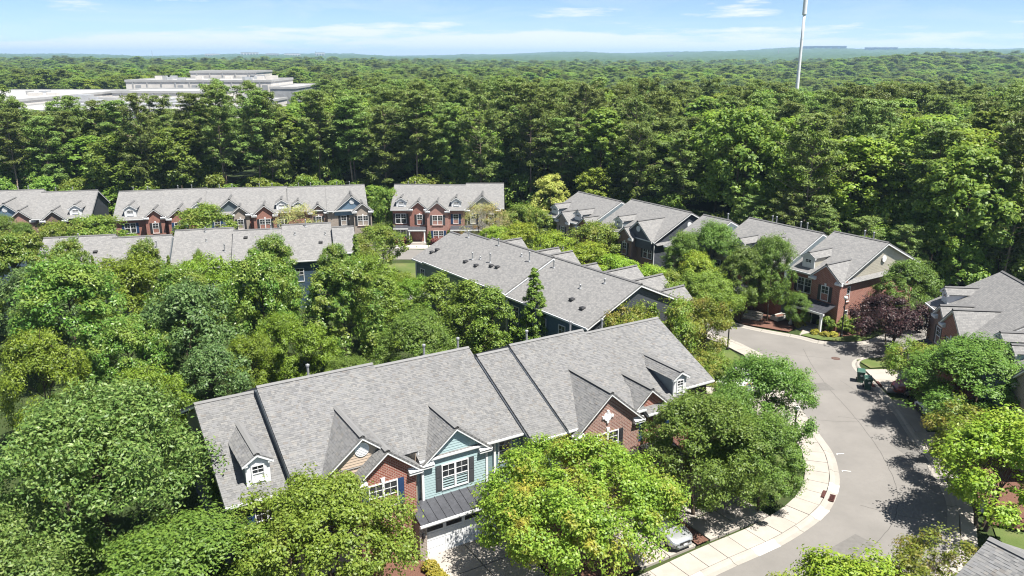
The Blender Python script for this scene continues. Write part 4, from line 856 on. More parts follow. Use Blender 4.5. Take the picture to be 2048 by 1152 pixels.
def G3(a, b, c): return [(0, a), (.5, b), (1, c)]
LM = dict(
 maple=m_leaf('maple', [(0, (0.093, 0.162, 0.015)), (.4, (0.143, 0.226, 0.021)), (.8, (0.193, 0.272, 0.030)), (1, (0.241, 0.302, 0.047))], (0.300, 0.230, 0.042), .60, patch=.55),
 maple2=m_leaf('maple_green', [(0, (0.086, 0.161, 0.019)), (.5, (0.139, 0.230, 0.028)), (1, (0.193, 0.278, 0.045))], (0.177, 0.225, 0.043), .64, patch=.5),
 oak=m_leaf('oak', [(0, (0.056, 0.116, 0.022)), (.5, (0.097, 0.167, 0.035)), (.85, (0.143, 0.214, 0.051)), (1, (0.182, 0.245, 0.074))], None, rough=.5, transl=.25),
 elm=m_leaf('elm', [(0, (.056, .108, .016)), (.5, (.094, .162, .024)), (1, (.138, .210, .034))], (.130, .175, .034), .66, transl=.28, patch=.6),
 lime=m_leaf('lime', [(0, (0.119, 0.202, 0.015)), (.5, (0.180, 0.272, 0.024)), (1, (0.243, 0.317, 0.035))], (0.248, 0.258, 0.030), .62, patch=.45),
 crape=m_leaf('crape', [(0, (0.075, 0.128, 0.015)), (.5, (0.131, 0.190, 0.021)), (1, (0.177, 0.219, 0.032))], (0.219, 0.177, 0.036), .58, patch=.7),
 phot=m_leaf('photinia', [(0, (.050, .118, .018)), (.45, (.092, .172, .026)), (.8, (.135, .212, .036)), (1, (.180, .235, .050))], (.195, .235, .046), .56, rough=.4, patch=.4),
 blue=m_leaf('blue_green', [(0, (0.048, 0.105, 0.030)), (.5, (0.079, 0.148, 0.041)), (1, (0.116, 0.187, 0.056))], None, transl=.25),
 olive=m_leaf('olive', [(0, (0.071, 0.131, 0.011)), (.5, (0.126, 0.201, 0.016)), (1, (0.175, 0.251, 0.026))], (0.098, 0.161, 0.015), .6, transl=.25, patch=.5),
 ever=m_leaf('evergreen', [(0, (0.061, 0.122, 0.015)), (.5, (0.112, 0.180, 0.021)), (1, (0.168, 0.233, 0.032))], None, transl=.22),
 purple=m_leaf('purple', [(0, (0.017, 0.007, 0.010)), (.6, (0.034, 0.014, 0.017)), (1, (0.059, 0.028, 0.027))], None, transl=.2),
 willow=m_leaf('willow', [(0, (0.219, 0.274, 0.049)), (.5, (0.332, 0.363, 0.080)), (1, (0.446, 0.433, 0.137))], None, transl=.35),
 round=m_leaf('round', [(0, (0.068, 0.128, 0.017)), (.5, (0.126, 0.193, 0.025)), (1, (0.187, 0.240, 0.039))], (0.190, 0.197, 0.037), .62, patch=.5),
 wispy=m_leaf('wispy', [(0, (0.152, 0.177, 0.057)), (.5, (0.239, 0.257, 0.080)), (1, (0.341, 0.326, 0.137))], (0.399, 0.229, 0.112), .6, patch=.5),
 pine=m_leaf('pine', [(0, (0.062, 0.105, 0.024)), (.5, (0.116, 0.172, 0.037)), (1, (0.172, 0.233, 0.052))], (0.147, 0.185, 0.045), .6, transl=.25, patch=.25, rough=.55, vary=.55),
 hard=m_leaf('hardwood', [(0, (0.072, 0.139, 0.020)), (.5, (0.130, 0.206, 0.031)), (1, (0.192, 0.261, 0.047))], None, transl=.4, vary=.5),
 bright=m_leaf('bright', [(0, (0.119, 0.202, 0.021)), (.5, (0.181, 0.263, 0.032)), (1, (0.240, 0.312, 0.051))], None, transl=.35),
 yellow=m_leaf('yellow_shrub', [(0, (0.171, 0.182, 0.021)), (.5, (0.278, 0.246, 0.032)), (1, (0.353, 0.300, 0.054))], None), red=m_leaf('red_shrub', [(0, (0.107, 0.032, 0.030)), (.5, (0.171, 0.054, 0.043)), (1, (0.214, 0.096, 0.059))], None),
)
def near(sp, seed, **k):
    P = dict(maple=dict(H=8.5, Rr=5.6, base=2.2, shape='spread', lobes=112, sub=16, leaves=38, size=.165, asp=.6, rl=.185, rsub=.085, multi=3, tr=.12),
             maple2=dict(H=8, Rr=4.6, base=1.8, shape='round', lobes=80, sub=16, leaves=36, size=.165, asp=.6, rl=.21, rsub=.095, multi=3, tr=.12),
             oak=dict(H=12, Rr=5.6, base=1.6, shape='round', lobes=110, sub=18, leaves=34, size=.215, asp=.45, rl=.19, rsub=.088, tr=.26, upb=.35, rnd_n=.62, flat=1.0),
             elm=dict(H=8.5, Rr=3.4, base=1.0, shape='round', lobes=88, sub=14, leaves=38, size=.155, asp=.5, rl=.26, rsub=.11, flat=.85, droop=.25, tr=.14),
             lime=dict(H=7.5, Rr=3.4, base=.8, shape='round', lobes=30, sub=18, leaves=32, size=.19, asp=.62, rl=.31, rsub=.13, tr=.13, multi=3),
             crape=dict(H=6, Rr=2.5, base=1.2, shape='spread', lobes=30, sub=16, leaves=28, size=.15, asp=.55, rl=.30, rsub=.13, tr=.07, multi=4),
             phot=dict(H=9.5, Rr=4.0, base=.8, shape='round', lobes=84, sub=13, leaves=26, size=.24, asp=.5, rl=.22, rsub=.10, flat=.95, tr=.16),
             blue=dict(H=9, Rr=4.0, base=.8, shape='round', lobes=46, sub=16, leaves=22, size=.26, asp=.5, rl=.28, rsub=.12, tr=.16),
             olive=dict(H=8, Rr=4.0, base=.5, shape='round', lobes=60, sub=14, leaves=24, size=.22, asp=.42, rl=.22, rsub=.11, tr=.15),
             ever=dict(H=9, Rr=2.4, base=.4, shape='column', lobes=44, sub=14, leaves=20, size=.24, asp=.45, rl=.36, rsub=.17, tr=.12),
             cone=dict(H=9, Rr=2.2, base=.3, shape='cone', lobes=60, sub=11, leaves=20, size=.22, asp=.42, rl=.36, rsub=.17, tr=.12),
             purple=dict(H=6, Rr=3.8, base=1.0, shape='spread', lobes=40, sub=16, leaves=24, size=.19, asp=.6, rl=.27, rsub=.12, tr=.08, multi=4),
             round=dict(H=7.5, Rr=3.6, base=1.4, shape='round', lobes=40, sub=14, leaves=22, size=.26, asp=.55, rl=.28, rsub=.13, tr=.13),
             willow=dict(H=12, Rr=3.8, base=1.5, shape='round', lobes=44, sub=14, leaves=20, size=.30, asp=.45, rl=.27, rsub=.13, tr=.18, droop=1.0),
             wispy=dict(H=8, Rr=3.6, base=1.6, shape='round', lobes=26, sub=12, leaves=16, size=.22, asp=.4, rl=.30, rsub=.15, tr=.1, flat=.7, multi=3),
             hard=dict(H=22, Rr=4.6, base=5, shape='round', lobes=80, sub=10, leaves=13, size=.48, asp=.6, rl=.22, rsub=.115, tr=.24),
             under=dict(H=10, Rr=3.4, base=1.0, shape='round', lobes=34, sub=10, leaves=13, size=.42, asp=.6, rl=.30, rsub=.15, tr=.12))[k.pop('kind', sp)]
    P = dict(P); P.update(k); mat = P.pop('mat', None) or LM[sp]; return make_tree(P.pop('name', sp + '_tree'), seed, P.pop('H'), P.pop('Rr'), P.pop('base'), mat, P.pop('bark', BARK), **P)
PR = {}
for sp, n in (('maple', 1), ('maple2', 1), ('oak', 1), ('elm', 3), ('lime', 2), ('crape', 2), ('phot', 2), ('blue', 1), ('olive', 2), ('ever', 2), ('purple', 1), ('round', 2), ('willow', 1), ('wispy', 1)):
    PR[sp] = [near(sp, 11 * i + len(sp) * 7 + 3) for i in range(n)]
PR['cone'] = [near('ever', 91, kind='cone')]
LM_DEF = None
PR['hard'] = [near('hard', 201), near('hard', 202, Rr=5.2, H=20), near('hard', 203, Rr=4.0, H=24, base=8), near('hard', 204, mat=LM['bright'], Rr=4.8, H=21)]
PR['bright_big'] = [near('hard', 221, mat=LM['bright'], H=21, Rr=6, base=2.5, lobes=110, sub=12, leaves=16, size=.40, rl=.2, rsub=.1)]
PR['under'] = [near('hard', 211, kind='under'), near('hard', 212, kind='under', mat=LM['round'], H=8)]
PR['pine'] = [make_pine(300 + i, h, LM['pine'], BARK_PINE, Rr=rr, cb=cb) for i, (h, rr, cb) in enumerate(((23, 4.4, .42), (24.5, 4.0, .48), (21, 4.8, .36), (25, 4.3, .45), (19, 4.4, .2)))]

def place_tree(p, x, y, Rr, H, label, cat='tree', group=None, name=None, rz=None, z=None, parts=True):
    sx = Rr / p['R']; sz = H / p['H']; rz = rnd.uniform(0, 6.28) if rz is None else rz; zz = gz1(x, y) if z is None else z; nm = name or p['name']
    if parts:
        o = thing(nm, label, cat, (x, y, zz), rz, group); o.scale = (sx, sx, sz); link('trunk', p['trunk'], o); link('crown', p['crown'], o)
    else:
        o = link(nm, p['crown'], None, (x, y, zz), rz); o.scale = (sx, sx, sz); tag(o, label, cat, group)
    return o
# (kind, variant, x, y, radius, height, name, label)
TREES = [
 ('maple', 0, 3.5, 38.1, 5.75, 8.5, 'maple_tree', 'broad lime green tree spreading in front of the near row beside the garage drive'),
 ('maple2', 0, -9.3, 34.2, 4.5, 8.0, 'maple_tree', 'rounded green tree hiding the porch left of the pale blue gable'),
 ('oak', 0, -21.6, 37.0, 6.2, 11.5, 'oak_tree', 'large glossy dark green oak at the left edge of the near row'),
 ('oak', 0, -23.5, 28.6, 5.2, 9.0, 'oak_tree', 'dark oak crown cut off by the lower left corner'),
 ('elm', 0, -15.6, 32.2, 4.4, 7.0, 'elm_tree', 'fine leaved green tree at the bottom edge between oak and maple'),
 ('elm', 1, 11.6, 44.2, 3.6, 8.4, 'elm_tree', 'feathery dark elm just right of the broad lime green tree'),
 ('elm', 0, 17.3, 49.6, 3.5, 8.8, 'elm_tree', 'tall feathery elm on the lawn inside the bend of the road'),
 ('elm', 2, 15.8, 44.6, 2.8, 6.8, 'elm_tree', 'low elm beside the curved pavement and storm drain'),
 ('lime', 0, 15.8, 31.4, 3.4, 5.6, 'lime_tree', 'clumped bright green tree at the bottom edge below the road'),
 ('lime', 1, 12.2, 31.2, 1.6, 4.9, 'lime_tree', 'small bright green tree peeking over the bottom edge'),
 ('crape', 0, 21.7, 34.5, 2.6, 5.2, 'crape_myrtle', 'olive brown tinged shrub tree beside the cut off roof corner'),
 ('lime', 1, 29.0, 42.8, 3.9, 7.4, 'lime_tree', 'bright green tree overhanging the right pavement and grey pedestal'),
 ('elm', 1, 35.0, 55.8, 4.9, 7.6, 'elm_tree', 'broad green elm in front of the right edge row'),
 ('crape', 1, 34.0, 61.8, 2.6, 6.0, 'crape_myrtle', 'yellow green shrub tree beside the two wheeled bins'),
 ('crape', 0, 31.0, 48.4, 2.9, 6.4, 'crape_myrtle', 'yellow green shrub tree between the pickup and the bright right tree'),
 ('purple', 0, 37.2, 73.2, 4.0, 6.2, 'plum_tree', 'dark purple leaved plum tree at the side street corner'),
 ('elm', 2, 41.5, 79.6, 3.4, 7.8, 'elm_tree', 'light green elm against the red brick end wall'),
 ('elm', 0, 28.0, 82.6, 2.6, 10.0, 'elm_tree', 'tall narrow elm in front of the right row porch'),
 ('elm', 2, 25.2, 82.6, 2.9, 8.6, 'elm_tree', 'elm beside the stone steps of the right row'),
 ('elm', 1, 30.6, 80.6, 1.5, 4.0, 'elm_tree', 'small young tree on the pine straw bed by the front walk'),
 ('maple2', 0, 18.6, 73.6, 3.8, 8.0, 'maple_tree', 'round tree beside the globe street lamp on the inner lawn'),
 ('elm', 0, 24.2, 92.2, 3.6, 9.8, 'elm_tree', 'dark elm between the two right hand rows'),
 ('round', 0, 21.8, 95.6, 2.6, 7.6, 'street_tree', 'dark round tree below the charcoal gable corner'),
 ('lime', 0, 21.4, 87.6, 2.9, 6.8, 'street_tree', 'bright tree beneath the middle unit of the right row'),
 ('crape', 1, 17.0, 68.2, 2.8, 8.2, 'crape_myrtle', 'olive green shrub tree against the dark end wall of the rear row'),
 ('crape', 0, 14.6, 62.4, 2.2, 5.8, 'crape_myrtle', 'olive shrub tree behind the right end of the near roof'),
 ('crape', 1, 16.6, 60.4, 2.0, 5.2, 'crape_myrtle', 'small olive shrub tree beside the parked box truck'),
 ('crape', 0, 16.2, 54.6, 1.9, 4.6, 'crape_myrtle', 'green shrub tree at the near right corner of the near row'),
 ('lime', 0, 5.2, 101.0, 3.4, 7.0, 'lime_tree', 'clipped lime green street tree, third from the left in its line'),
 ('lime', 1, 9.4, 96.4, 3.4, 6.2, 'lime_tree', 'clipped lime green street tree, fourth from the left in its line'),
 ('lime', 0, 12.8, 91.2, 3.4, 5.8, 'lime_tree', 'clipped lime green street tree, fifth from the left in its line'),
 ('lime', 1, 16.2, 86.2, 3.0, 5.4, 'lime_tree', 'clipped lime green street tree at the right end of its line'),
 ('lime', 1, 0.9, 107.4, 3.4, 7.0, 'lime_tree', 'clipped green street tree, second from the left in its line'),
 ('lime', 0, -2.6, 111.0, 2.9, 6.4, 'lime_tree', 'clipped green street tree at the left end of its line'),
 ('round', 1, 11.6, 107.4, 3.9, 7.4, 'street_tree', 'dense dark round tree in front of the charcoal gabled row'),
 ('round', 0, 4.4, 119.0, 2.9, 7.6, 'street_tree', 'dark round tree below the pale willow'),
 ('round', 1, 1.6, 125.6, 2.9, 7.4, 'street_tree', 'mid green tree right of the short brick row'),
 ('willow', 0, 6.6, 134.6, 3.6, 11.6, 'willow_tree', 'pale yellow green willow right of the short brick row'),
 ('willow', 0, 9.8, 130.0, 2.4, 8.4, 'willow_tree', 'smaller pale yellow green tree beside the willow'),
 ('hard', 3, 14.4, 136.5, 3.2, 12.5, 'broadleaf_tree', 'bright leafy tree behind the left end of the charcoal gabled row'),
 ('cone', 0, 20.0, 130.0, 2.1, 9.5, 'conifer', 'dark cone shaped tree behind the ridge of the charcoal gabled row'),
 ('wispy', 0, -4.4, 122.0, 3.9, 8.4, 'street_tree', 'thin wispy tree with reddish sprays in front of the short brick row'),
 ('wispy', 0, -1.0, 125.0, 2.6, 6.4, 'street_tree', 'thin reddish sapling at the right end of the short brick row'),
 ('round', 0, -46.4, 117.6, 5.0, 8.4, 'street_tree', 'dense round street tree before the middle of the long far row'),
 ('wispy', 0, -33.0, 119.6, 4.0, 8.4, 'street_tree', 'thin leafy tree before the long far row'),
 ('round', 1, -61.0, 113.6, 4.8, 7.4, 'street_tree', 'bushy street tree at the left end of the long far row'),
 ('round', 0, -55.2, 111.0, 2.9, 5.0, 'street_tree', 'low bushy tree before the left gable of the long far row'),
 ('round', 1, -66.6, 113.0, 3.2, 6.6, 'street_tree', 'bushy tree in front of the far left pair of units'),
 ('elm', 1, -75.6, 115.0, 3.0, 7.4, 'street_tree', 'dark street tree cut by the left edge of the picture'),
 ('elm', 2, -71.8, 114.0, 2.0, 6.6, 'street_tree', 'narrow street tree before the slate blue gable'),
 ('round', 0, -21.4, 134.0, 2.7, 8.6, 'street_tree', 'olive green tree in the gap between the two far rows'),
 ('round', 1, -18.4, 107.6, 3.4, 7.0, 'street_tree', 'green tree beside the far street before the short brick row'),
 ('round', 0, -20.6, 102.0, 2.8, 6.0, 'street_tree', 'leafy tree right of the low stepped roof'),
 ('phot', 0, -47.4, 82.2, 2.6, 9.6, 'photinia_tree', 'yellow tipped tree before the left section of the low stepped roof'),
 ('phot', 1, -39.6, 82.6, 2.3, 9.3, 'photinia_tree', 'yellow tipped tree before the second section of the low stepped roof'),
 ('phot', 0, -33.8, 83.0, 1.2, 8.2, 'photinia_tree', 'small yellow tipped tree before the middle of the low stepped roof'),
 ('phot', 1, -26.6, 84.8, 3.0, 9.4, 'photinia_tree', 'yellow tipped tree before the fourth section of the low stepped roof'),
 ('phot', 0, -19.6, 84.6, 2.3, 8.6, 'photinia_tree', 'yellow tipped tree at the right end of the low stepped roof'),
 ('cone', 0, -16.6, 82.0, 1.4, 10.4, 'conifer', 'tall thin dark cone tree at the right end of the low stepped roof'),
 ('cone', 0, -44.0, 80.6, .7, 8.4, 'conifer', 'slim conifer between the two yellow tipped trees on the left'),
 ('cone', 0, -36.4, 81.4, .8, 8.2, 'conifer', 'slim conifer just right of the second yellow tipped tree'),
 ('cone', 0, -31.4, 83.0, .7, 7.8, 'conifer', 'slim conifer before the third roof section'),
 ('phot', 0, -50.6, 78.0, 4.6, 11.2, 'photinia_tree', 'large yellow tipped tree at the left edge above the round ones'),
 ('phot', 1, -38.8, 66.2, 5.0, 11.2, 'photinia_tree', 'very large yellow tipped tree left of the olive hedge trees'),
 ('olive', 0, -39.0, 77.0, 5.0, 8.9, 'cedar_tree', 'rounded yellow olive tree, left one of the pair before the stepped roof'),
 ('olive', 1, -32.0, 78.4, 4.8, 8.5, 'cedar_tree', 'rounded yellow olive tree, right one of the pair before the stepped roof'),
 ('olive', 0, -25.6, 79.2, 4.0, 8.2, 'cedar_tree', 'yellow olive tree behind the two large round yellow tipped trees'),
 ('phot', 0, -22.8, 69.2, 3.8, 11.2, 'photinia_tree', 'tall yellow tipped round tree left of its twin behind the near roof'),
 ('phot', 1, -15.2, 67.4, 3.9, 10.8, 'photinia_tree', 'tall yellow tipped round tree right of its twin behind the near roof'),
 ('blue', 0, -27.0, 62.6, 4.3, 10.2, 'holly_tree', 'large bluish green round tree between the yellow tipped trees'),
 ('olive', 1, -33.6, 52.8, 3.4, 9.6, 'cedar_tree', 'olive feathery cedar at the left edge above the oak'),
 ('blue', 0, -22.4, 55.4, 2.9, 7.4, 'holly_tree', 'small bluish round tree touching the left end of the near roof'),
 ('olive', 0, -16.8, 60.6, 2.9, 7.4, 'cedar_tree', 'olive bush behind the ridge of the second near unit'),
 ('olive', 1, -25.4, 50.8, 3.0, 7.6, 'cedar_tree', 'yellow olive bush above the oak by the near roof end'),
 ('olive', 0, -21.2, 60.2, 2.4, 6.6, 'cedar_tree', 'dark olive bush between the bluish trees'),
 ('elm', 1, -8.0, 61.8, 3.5, 8.0, 'elm_tree', 'greyish twiggy tree behind the third near unit'),
 ('ever', 0, -12.6, 73.4, 2.4, 7.6, 'evergreen_tree', 'upright evergreen, leftmost of the row behind the rear facing row'),
 ('ever', 1, -7.2, 73.8, 2.6, 7.8, 'evergreen_tree', 'upright evergreen, second of the row before the grey blue rear wall'),
 ('ever', 0, -4.1, 71.0, 2.5, 7.8, 'evergreen_tree', 'upright evergreen, third of the row before the grey blue rear wall'),
 ('ever', 1, -1.8, 69.0, 2.2, 7.8, 'evergreen_tree', 'upright evergreen, fourth of the row before the grey blue rear wall'),
 ('cone', 0, 2.0, 68.6, 2.0, 10.2, 'conifer', 'bright green cone shaped tree before the rear facing row'),
 ('olive', 1, -12.6, 83.6, 2.8, 5.6, 'cedar_tree', 'low yellow green tree beside the far lawn'),
 ('olive', 0, -10.2, 79.6, 2.6, 6.0, 'cedar_tree', 'low yellow green bush left of the rear porch'),
 ('olive', 1, -20.0, 64.6, 2.3, 7.0, 'cedar_tree', 'olive bush between the two tall round trees'),
 ('elm', 2, -12.4, 56.6, 2.6, 6.0, 'elm_tree', 'dark bush directly behind the second near unit'),
 ('phot', 1, -30.0, 58.0, 3.2, 8.6, 'photinia_tree', 'yellow tipped bush left of the bluish tree'),
 ('olive', 1, -14.4, 77.8, 3.2, 9.0, 'cedar_tree', 'yellow green tree between the thin dark cone and the upright evergreens'),
 ('blue', 0, -45.0, 71.0, 4.0, 9.4, 'holly_tree', 'dark green round tree left of the very large yellow tipped tree'),
 ('phot', 1, -30.8, 70.6, 3.4, 9.4, 'photinia_tree', 'yellow tipped tree behind the large bluish one'),
 ('elm', 1, 14.0, 46.8, 2.4, 7.8, 'elm_tree', 'dense elm between the two feathery elms at the right end of the near row'),
 ('crape', 0, 13.2, 65.4, 3.2, 9.6, 'crape_myrtle', 'olive shrub tree before the dark gable end of the middle row, left of its neighbour'),
 ('crape', 1, 10.0, 62.6, 2.9, 9.2, 'crape_myrtle', 'olive shrub tree just behind the ridge of the near roof right end'),
 ('round', 0, 16.4, 80.6, 2.6, 6.2, 'street_tree', 'round tree across the lawn from the globe lamp'),
 ('bright_big', 0, 58.5, 100.0, 7.0, 21.5, 'tulip_tree', 'large bright lime green tree at the right edge of the wood'),
 ('bright_big', 0, -9.5, 157.0, 5.4, 22.5, 'tulip_tree', 'tall bright green tree rising above the short brick row'),
 ('bright_big', 0, 17.5, 143.0, 3.6, 17.5, 'tulip_tree', 'narrow bright green tree behind the willow'),
 ('pine', 4, 33.5, 108.0, 3.0, 11.0, 'young_pine', 'young pine behind the right rows, first from the left'),
 ('pine', 4, 37.0, 104.5, 3.2, 12.0, 'young_pine', 'young pine behind the right rows, second from the left'),
 ('pine', 4, 40.6, 101.5, 2.8, 10.0, 'young_pine', 'young pine behind the right rows, third from the left'),
 ('pine', 4, 44.4, 97.6, 2.8, 9.5, 'young_pine', 'young pine behind the right rows, fourth from the left'),
 ('pine', 4, 48.0, 94.0, 2.6, 9.0, 'young_pine', 'young pine behind the right rows, nearest the cream gable'),
 ('elm', 2, 20.6, 91.6, 3.0, 8.6, 'elm_tree', 'dark elm beside the blank side wall between the right hand rows'),
 ('olive', 0, -28.4, 44.8, 3.0, 7.6, 'cedar_tree', 'dark olive tree behind the oak'),
]
for (sp, vi, x, y, Rr, H, nm, lb) in TREES:
    place_tree(PR[sp][vi], x, y, Rr, H, lb, 'tree', name=nm)

# ---- the wood behind the estate
def edge_y(x): return float(np.interp(x, [-150, -80, -22, 4, 16, 33, 40, 50, 62, 95, 140], [150, 149, 149, 148, 137, 112, 105, 95, 95, 90, 90]))
fr_ = np.random.RandomState(5); cand = []
SP = 6.6
for yy in np.arange(88, 262, SP):
    for xx in np.arange(-190, 190, SP):
        x = xx + fr_.uniform(-2.4, 2.4); y = yy + fr_.uniform(-2.4, 2.4)
        if abs(x) > .67 * y + 9: continue
        d = y - edge_y(x)
        if d < 0: continue
        if x < -.24 * y - 4 and y > 216: continue
        cand.append((d, x, y))
cand.sort(key=lambda c: c[1] ** 2 + c[2] ** 2)
npine = nhard = nunder = 0; FAR = []
for d, x, y in cand:
    near_edge = d < 15; u = fr_.uniform()
    right = x > 20
    if d < 5 and u < .45 and nunder < 120:
        p = PR['under'][fr_.randint(2)]; nunder += 1
        place_tree(p, x, y - .5, fr_.uniform(2.4, 3.8), fr_.uniform(5.5, 10), 'low leafy understorey tree along the edge of the wood', 'tree', 'understorey trees along the wood edge', 'understorey_tree')
        if u < .2: continue
    low = (1.0 if y < 172 else .72) if x < -.22 * y else 1.0
    ispine = fr_.uniform() < (.62 if not right else .45)
    if ispine and npine < 300:
        npine += 1; p = PR['pine'][fr_.randint(5)]; place_tree(p, x, y, fr_.uniform(3.8, 5.4), low * fr_.uniform(18.5, 25.5), 'tall straight trunked pine in the wood behind the townhouses', 'tree', 'pines in the wood', 'pine_tree', parts=near_edge)
    elif not ispine and nhard < 300:
        nhard += 1; v = fr_.choice(4, p=[.34, .3, .2, .16]); p = PR['hard'][v]; place_tree(p, x, y, fr_.uniform(4.2, 6.6), low * fr_.uniform(15, 24), 'broad leaved tree in the wood behind the townhouses', 'tree', 'broadleaf trees in the wood', 'broadleaf_tree', parts=near_edge)
    else: FAR.append((x, y, 1.0, 1.0))
for x in np.arange(-104, 100, 4.6):
    for k in range(2):
        xx = x + fr_.uniform(-1.6, 1.6); yy = edge_y(xx) + 1.5 + k * 5 + fr_.uniform(-1.2, 1.2); nunder += 1
        if abs(xx) > .67 * yy + 6: continue
        place_tree(PR['under'][fr_.randint(2)], xx, yy, fr_.uniform(2.4, 3.6), fr_.uniform(4.5, 9.5) + k * 2, 'low leafy understorey tree along the edge of the wood', 'tree', 'understorey trees along the wood edge', 'understorey_tree')

r_ = 258.0
while r_ < 1900:
    s_ = max(6.2, 4.0 + .0115 * r_); halfw = .70 * r_ + 12; n = int(2 * halfw / s_)
    for k in range(n):
        x = -halfw + (k + fr_.uniform(0, 1)) * s_; y = r_ + fr_.uniform(-.5, .5) * s_
        if x < -.22 * y - 4 and y < 424: continue
        if abs(x - 152) < 6 and abs(y - 420) < 6: continue
        FAR.append((x, y, s_ / 6.2, min(1.25, 1 + (s_ / 6.2 - 1) * .08)))
    r_ += s_ * .9

def far_forest():
    F = np.array(FAR); n = len(F); z = gz(F[:, 0], F[:, 1])
    me = bpy.data.meshes.new('forest'); me.vertices.add(n); me.vertices.foreach_set('co', np.column_stack([F[:, 0], F[:, 1], z]).reshape(-1).astype(np.float32))
    rs = np.random.RandomState(9); hgt = rs.uniform(.58, 1.12, n) * F[:, 3]; wid = np.minimum(2.6, F[:, 2]) * rs.uniform(.85, 1.3, n)
    for nm, ty, arr in (('tscale', 'FLOAT_VECTOR', np.column_stack([wid, wid, hgt])), ('trot', 'FLOAT_VECTOR', np.column_stack([np.zeros(n), np.zeros(n), rs.uniform(0, 6.28, n)])), ('tpick', 'INT', None)):
        a = me.attributes.new(nm, ty, 'POINT')
        if nm == 'tpick': a.data.foreach_set('value', rs.choice(7, n, p=[.14, .12, .12, .18, .18, .14, .12]).astype(np.int32))
        else: a.data.foreach_set('vector', arr.reshape(-1).astype(np.float32))
    o = link('forest', me, kind='stuff'); o['label'] = 'dense mixed wood stretching to the horizon'
    ng = bpy.data.node_groups.new('forest_scatter', 'GeometryNodeTree'); ng.interface.new_socket('Geometry', in_out='INPUT', socket_type='NodeSocketGeometry'); ng.interface.new_socket('Geometry', in_out='OUTPUT', socket_type='NodeSocketGeometry')
    gi = ng.nodes.new('NodeGroupInput'); go = ng.nodes.new('NodeGroupOutput'); ip = ng.nodes.new('GeometryNodeInstanceOnPoints'); ip.inputs['Pick Instance'].default_value = True
    jn = ng.nodes.new('GeometryNodeJoinGeometry')
    protos = [PR['pine'][0]['crown'], PR['pine'][2]['crown'], PR['pine'][4]['crown'], PR['hard'][0]['crown'], PR['hard'][1]['crown'], PR['hard'][2]['crown'], PR['hard'][3]['crown']]
    src = []
    for me_ in protos: src.append(next(ob for ob in bpy.data.objects if ob.data is me_))
    for ob in reversed(src):
        oi = ng.nodes.new('GeometryNodeObjectInfo'); oi.transform_space = 'ORIGINAL'; oi.inputs['Object'].default_value = ob; oi.inputs['As Instance'].default_value = True; ng.links.new(oi.outputs['Geometry'], jn.inputs[0])
    def attr(nm, ty):
        a = ng.nodes.new('GeometryNodeInputNamedAttribute'); a.data_type = ty; a.inputs['Name'].default_value = nm; return a.outputs['Attribute']
    ng.links.new(gi.outputs[0], ip.inputs['Points']); ng.links.new(jn.outputs[0], ip.inputs['Instance']); ng.links.new(attr('tpick', 'INT'), ip.inputs['Instance Index']); ng.links.new(attr('trot', 'FLOAT_VECTOR'), ip.inputs['Rotation']); ng.links.new(attr('tscale', 'FLOAT_VECTOR'), ip.inputs['Scale']); ng.links.new(ip.outputs[0], go.inputs[0])
    md = o.modifiers.new('scatter', 'NODES'); md.node_group = ng
    return o
far_forest()
def far_canopy():
    # the wood beyond two kilometres: a bumpy canopy sheet over the far ground
    rs = np.random.RandomState(3); ys = np.geomspace(1700, 21000, 130); us = np.linspace(-.80, .80, 420); X = np.outer(ys, us); Y = np.outer(ys, np.ones_like(us))
    Z = gz(X, Y) + 17 + rs.uniform(-4.0, 3.5, X.shape) * np.minimum(1, 2500 / Y[:, :1] + .4) + 2.5 * np.sin(X * .021) * np.sin(Y * .017)
    n = len(us); a = (np.arange(len(ys) - 1)[:, None] * n + np.arange(n - 1)[None]).reshape(-1); F = np.column_stack([a, a + 1, a + n + 1, a + n]).astype(np.int32)
    V = np.stack([X, Y, Z], -1).reshape(-1); me = bpy.data.meshes.new('far_forest'); me.vertices.add(len(V) // 3); me.vertices.foreach_set('co', V.astype(np.float32)); me.loops.add(F.size); me.loops.foreach_set('vertex_index', F.reshape(-1)); me.polygons.add(len(F)); me.polygons.foreach_set('loop_start', np.arange(0, F.size, 4, dtype=np.int32)); me.polygons.foreach_set('loop_total', np.full(len(F), 4, np.int32)); me.update(calc_edges=True)
    m, t, b = material('far_canopy'); p = wcoord(t); v = noise(t, p, .03, 8, .7); lk(t, ramp(t, v, [(.3, (.028, .055, .016)), (.5, (.045, .085, .022)), (.7, (.07, .115, .03))]), b.inputs['Base Color']); b.inputs['Roughness'].default_value = .9; b.inputs['Specular IOR Level'].default_value = .1; me.materials.append(m)
    o = link('far_forest', me, kind='stuff'); return o
far_canopy()

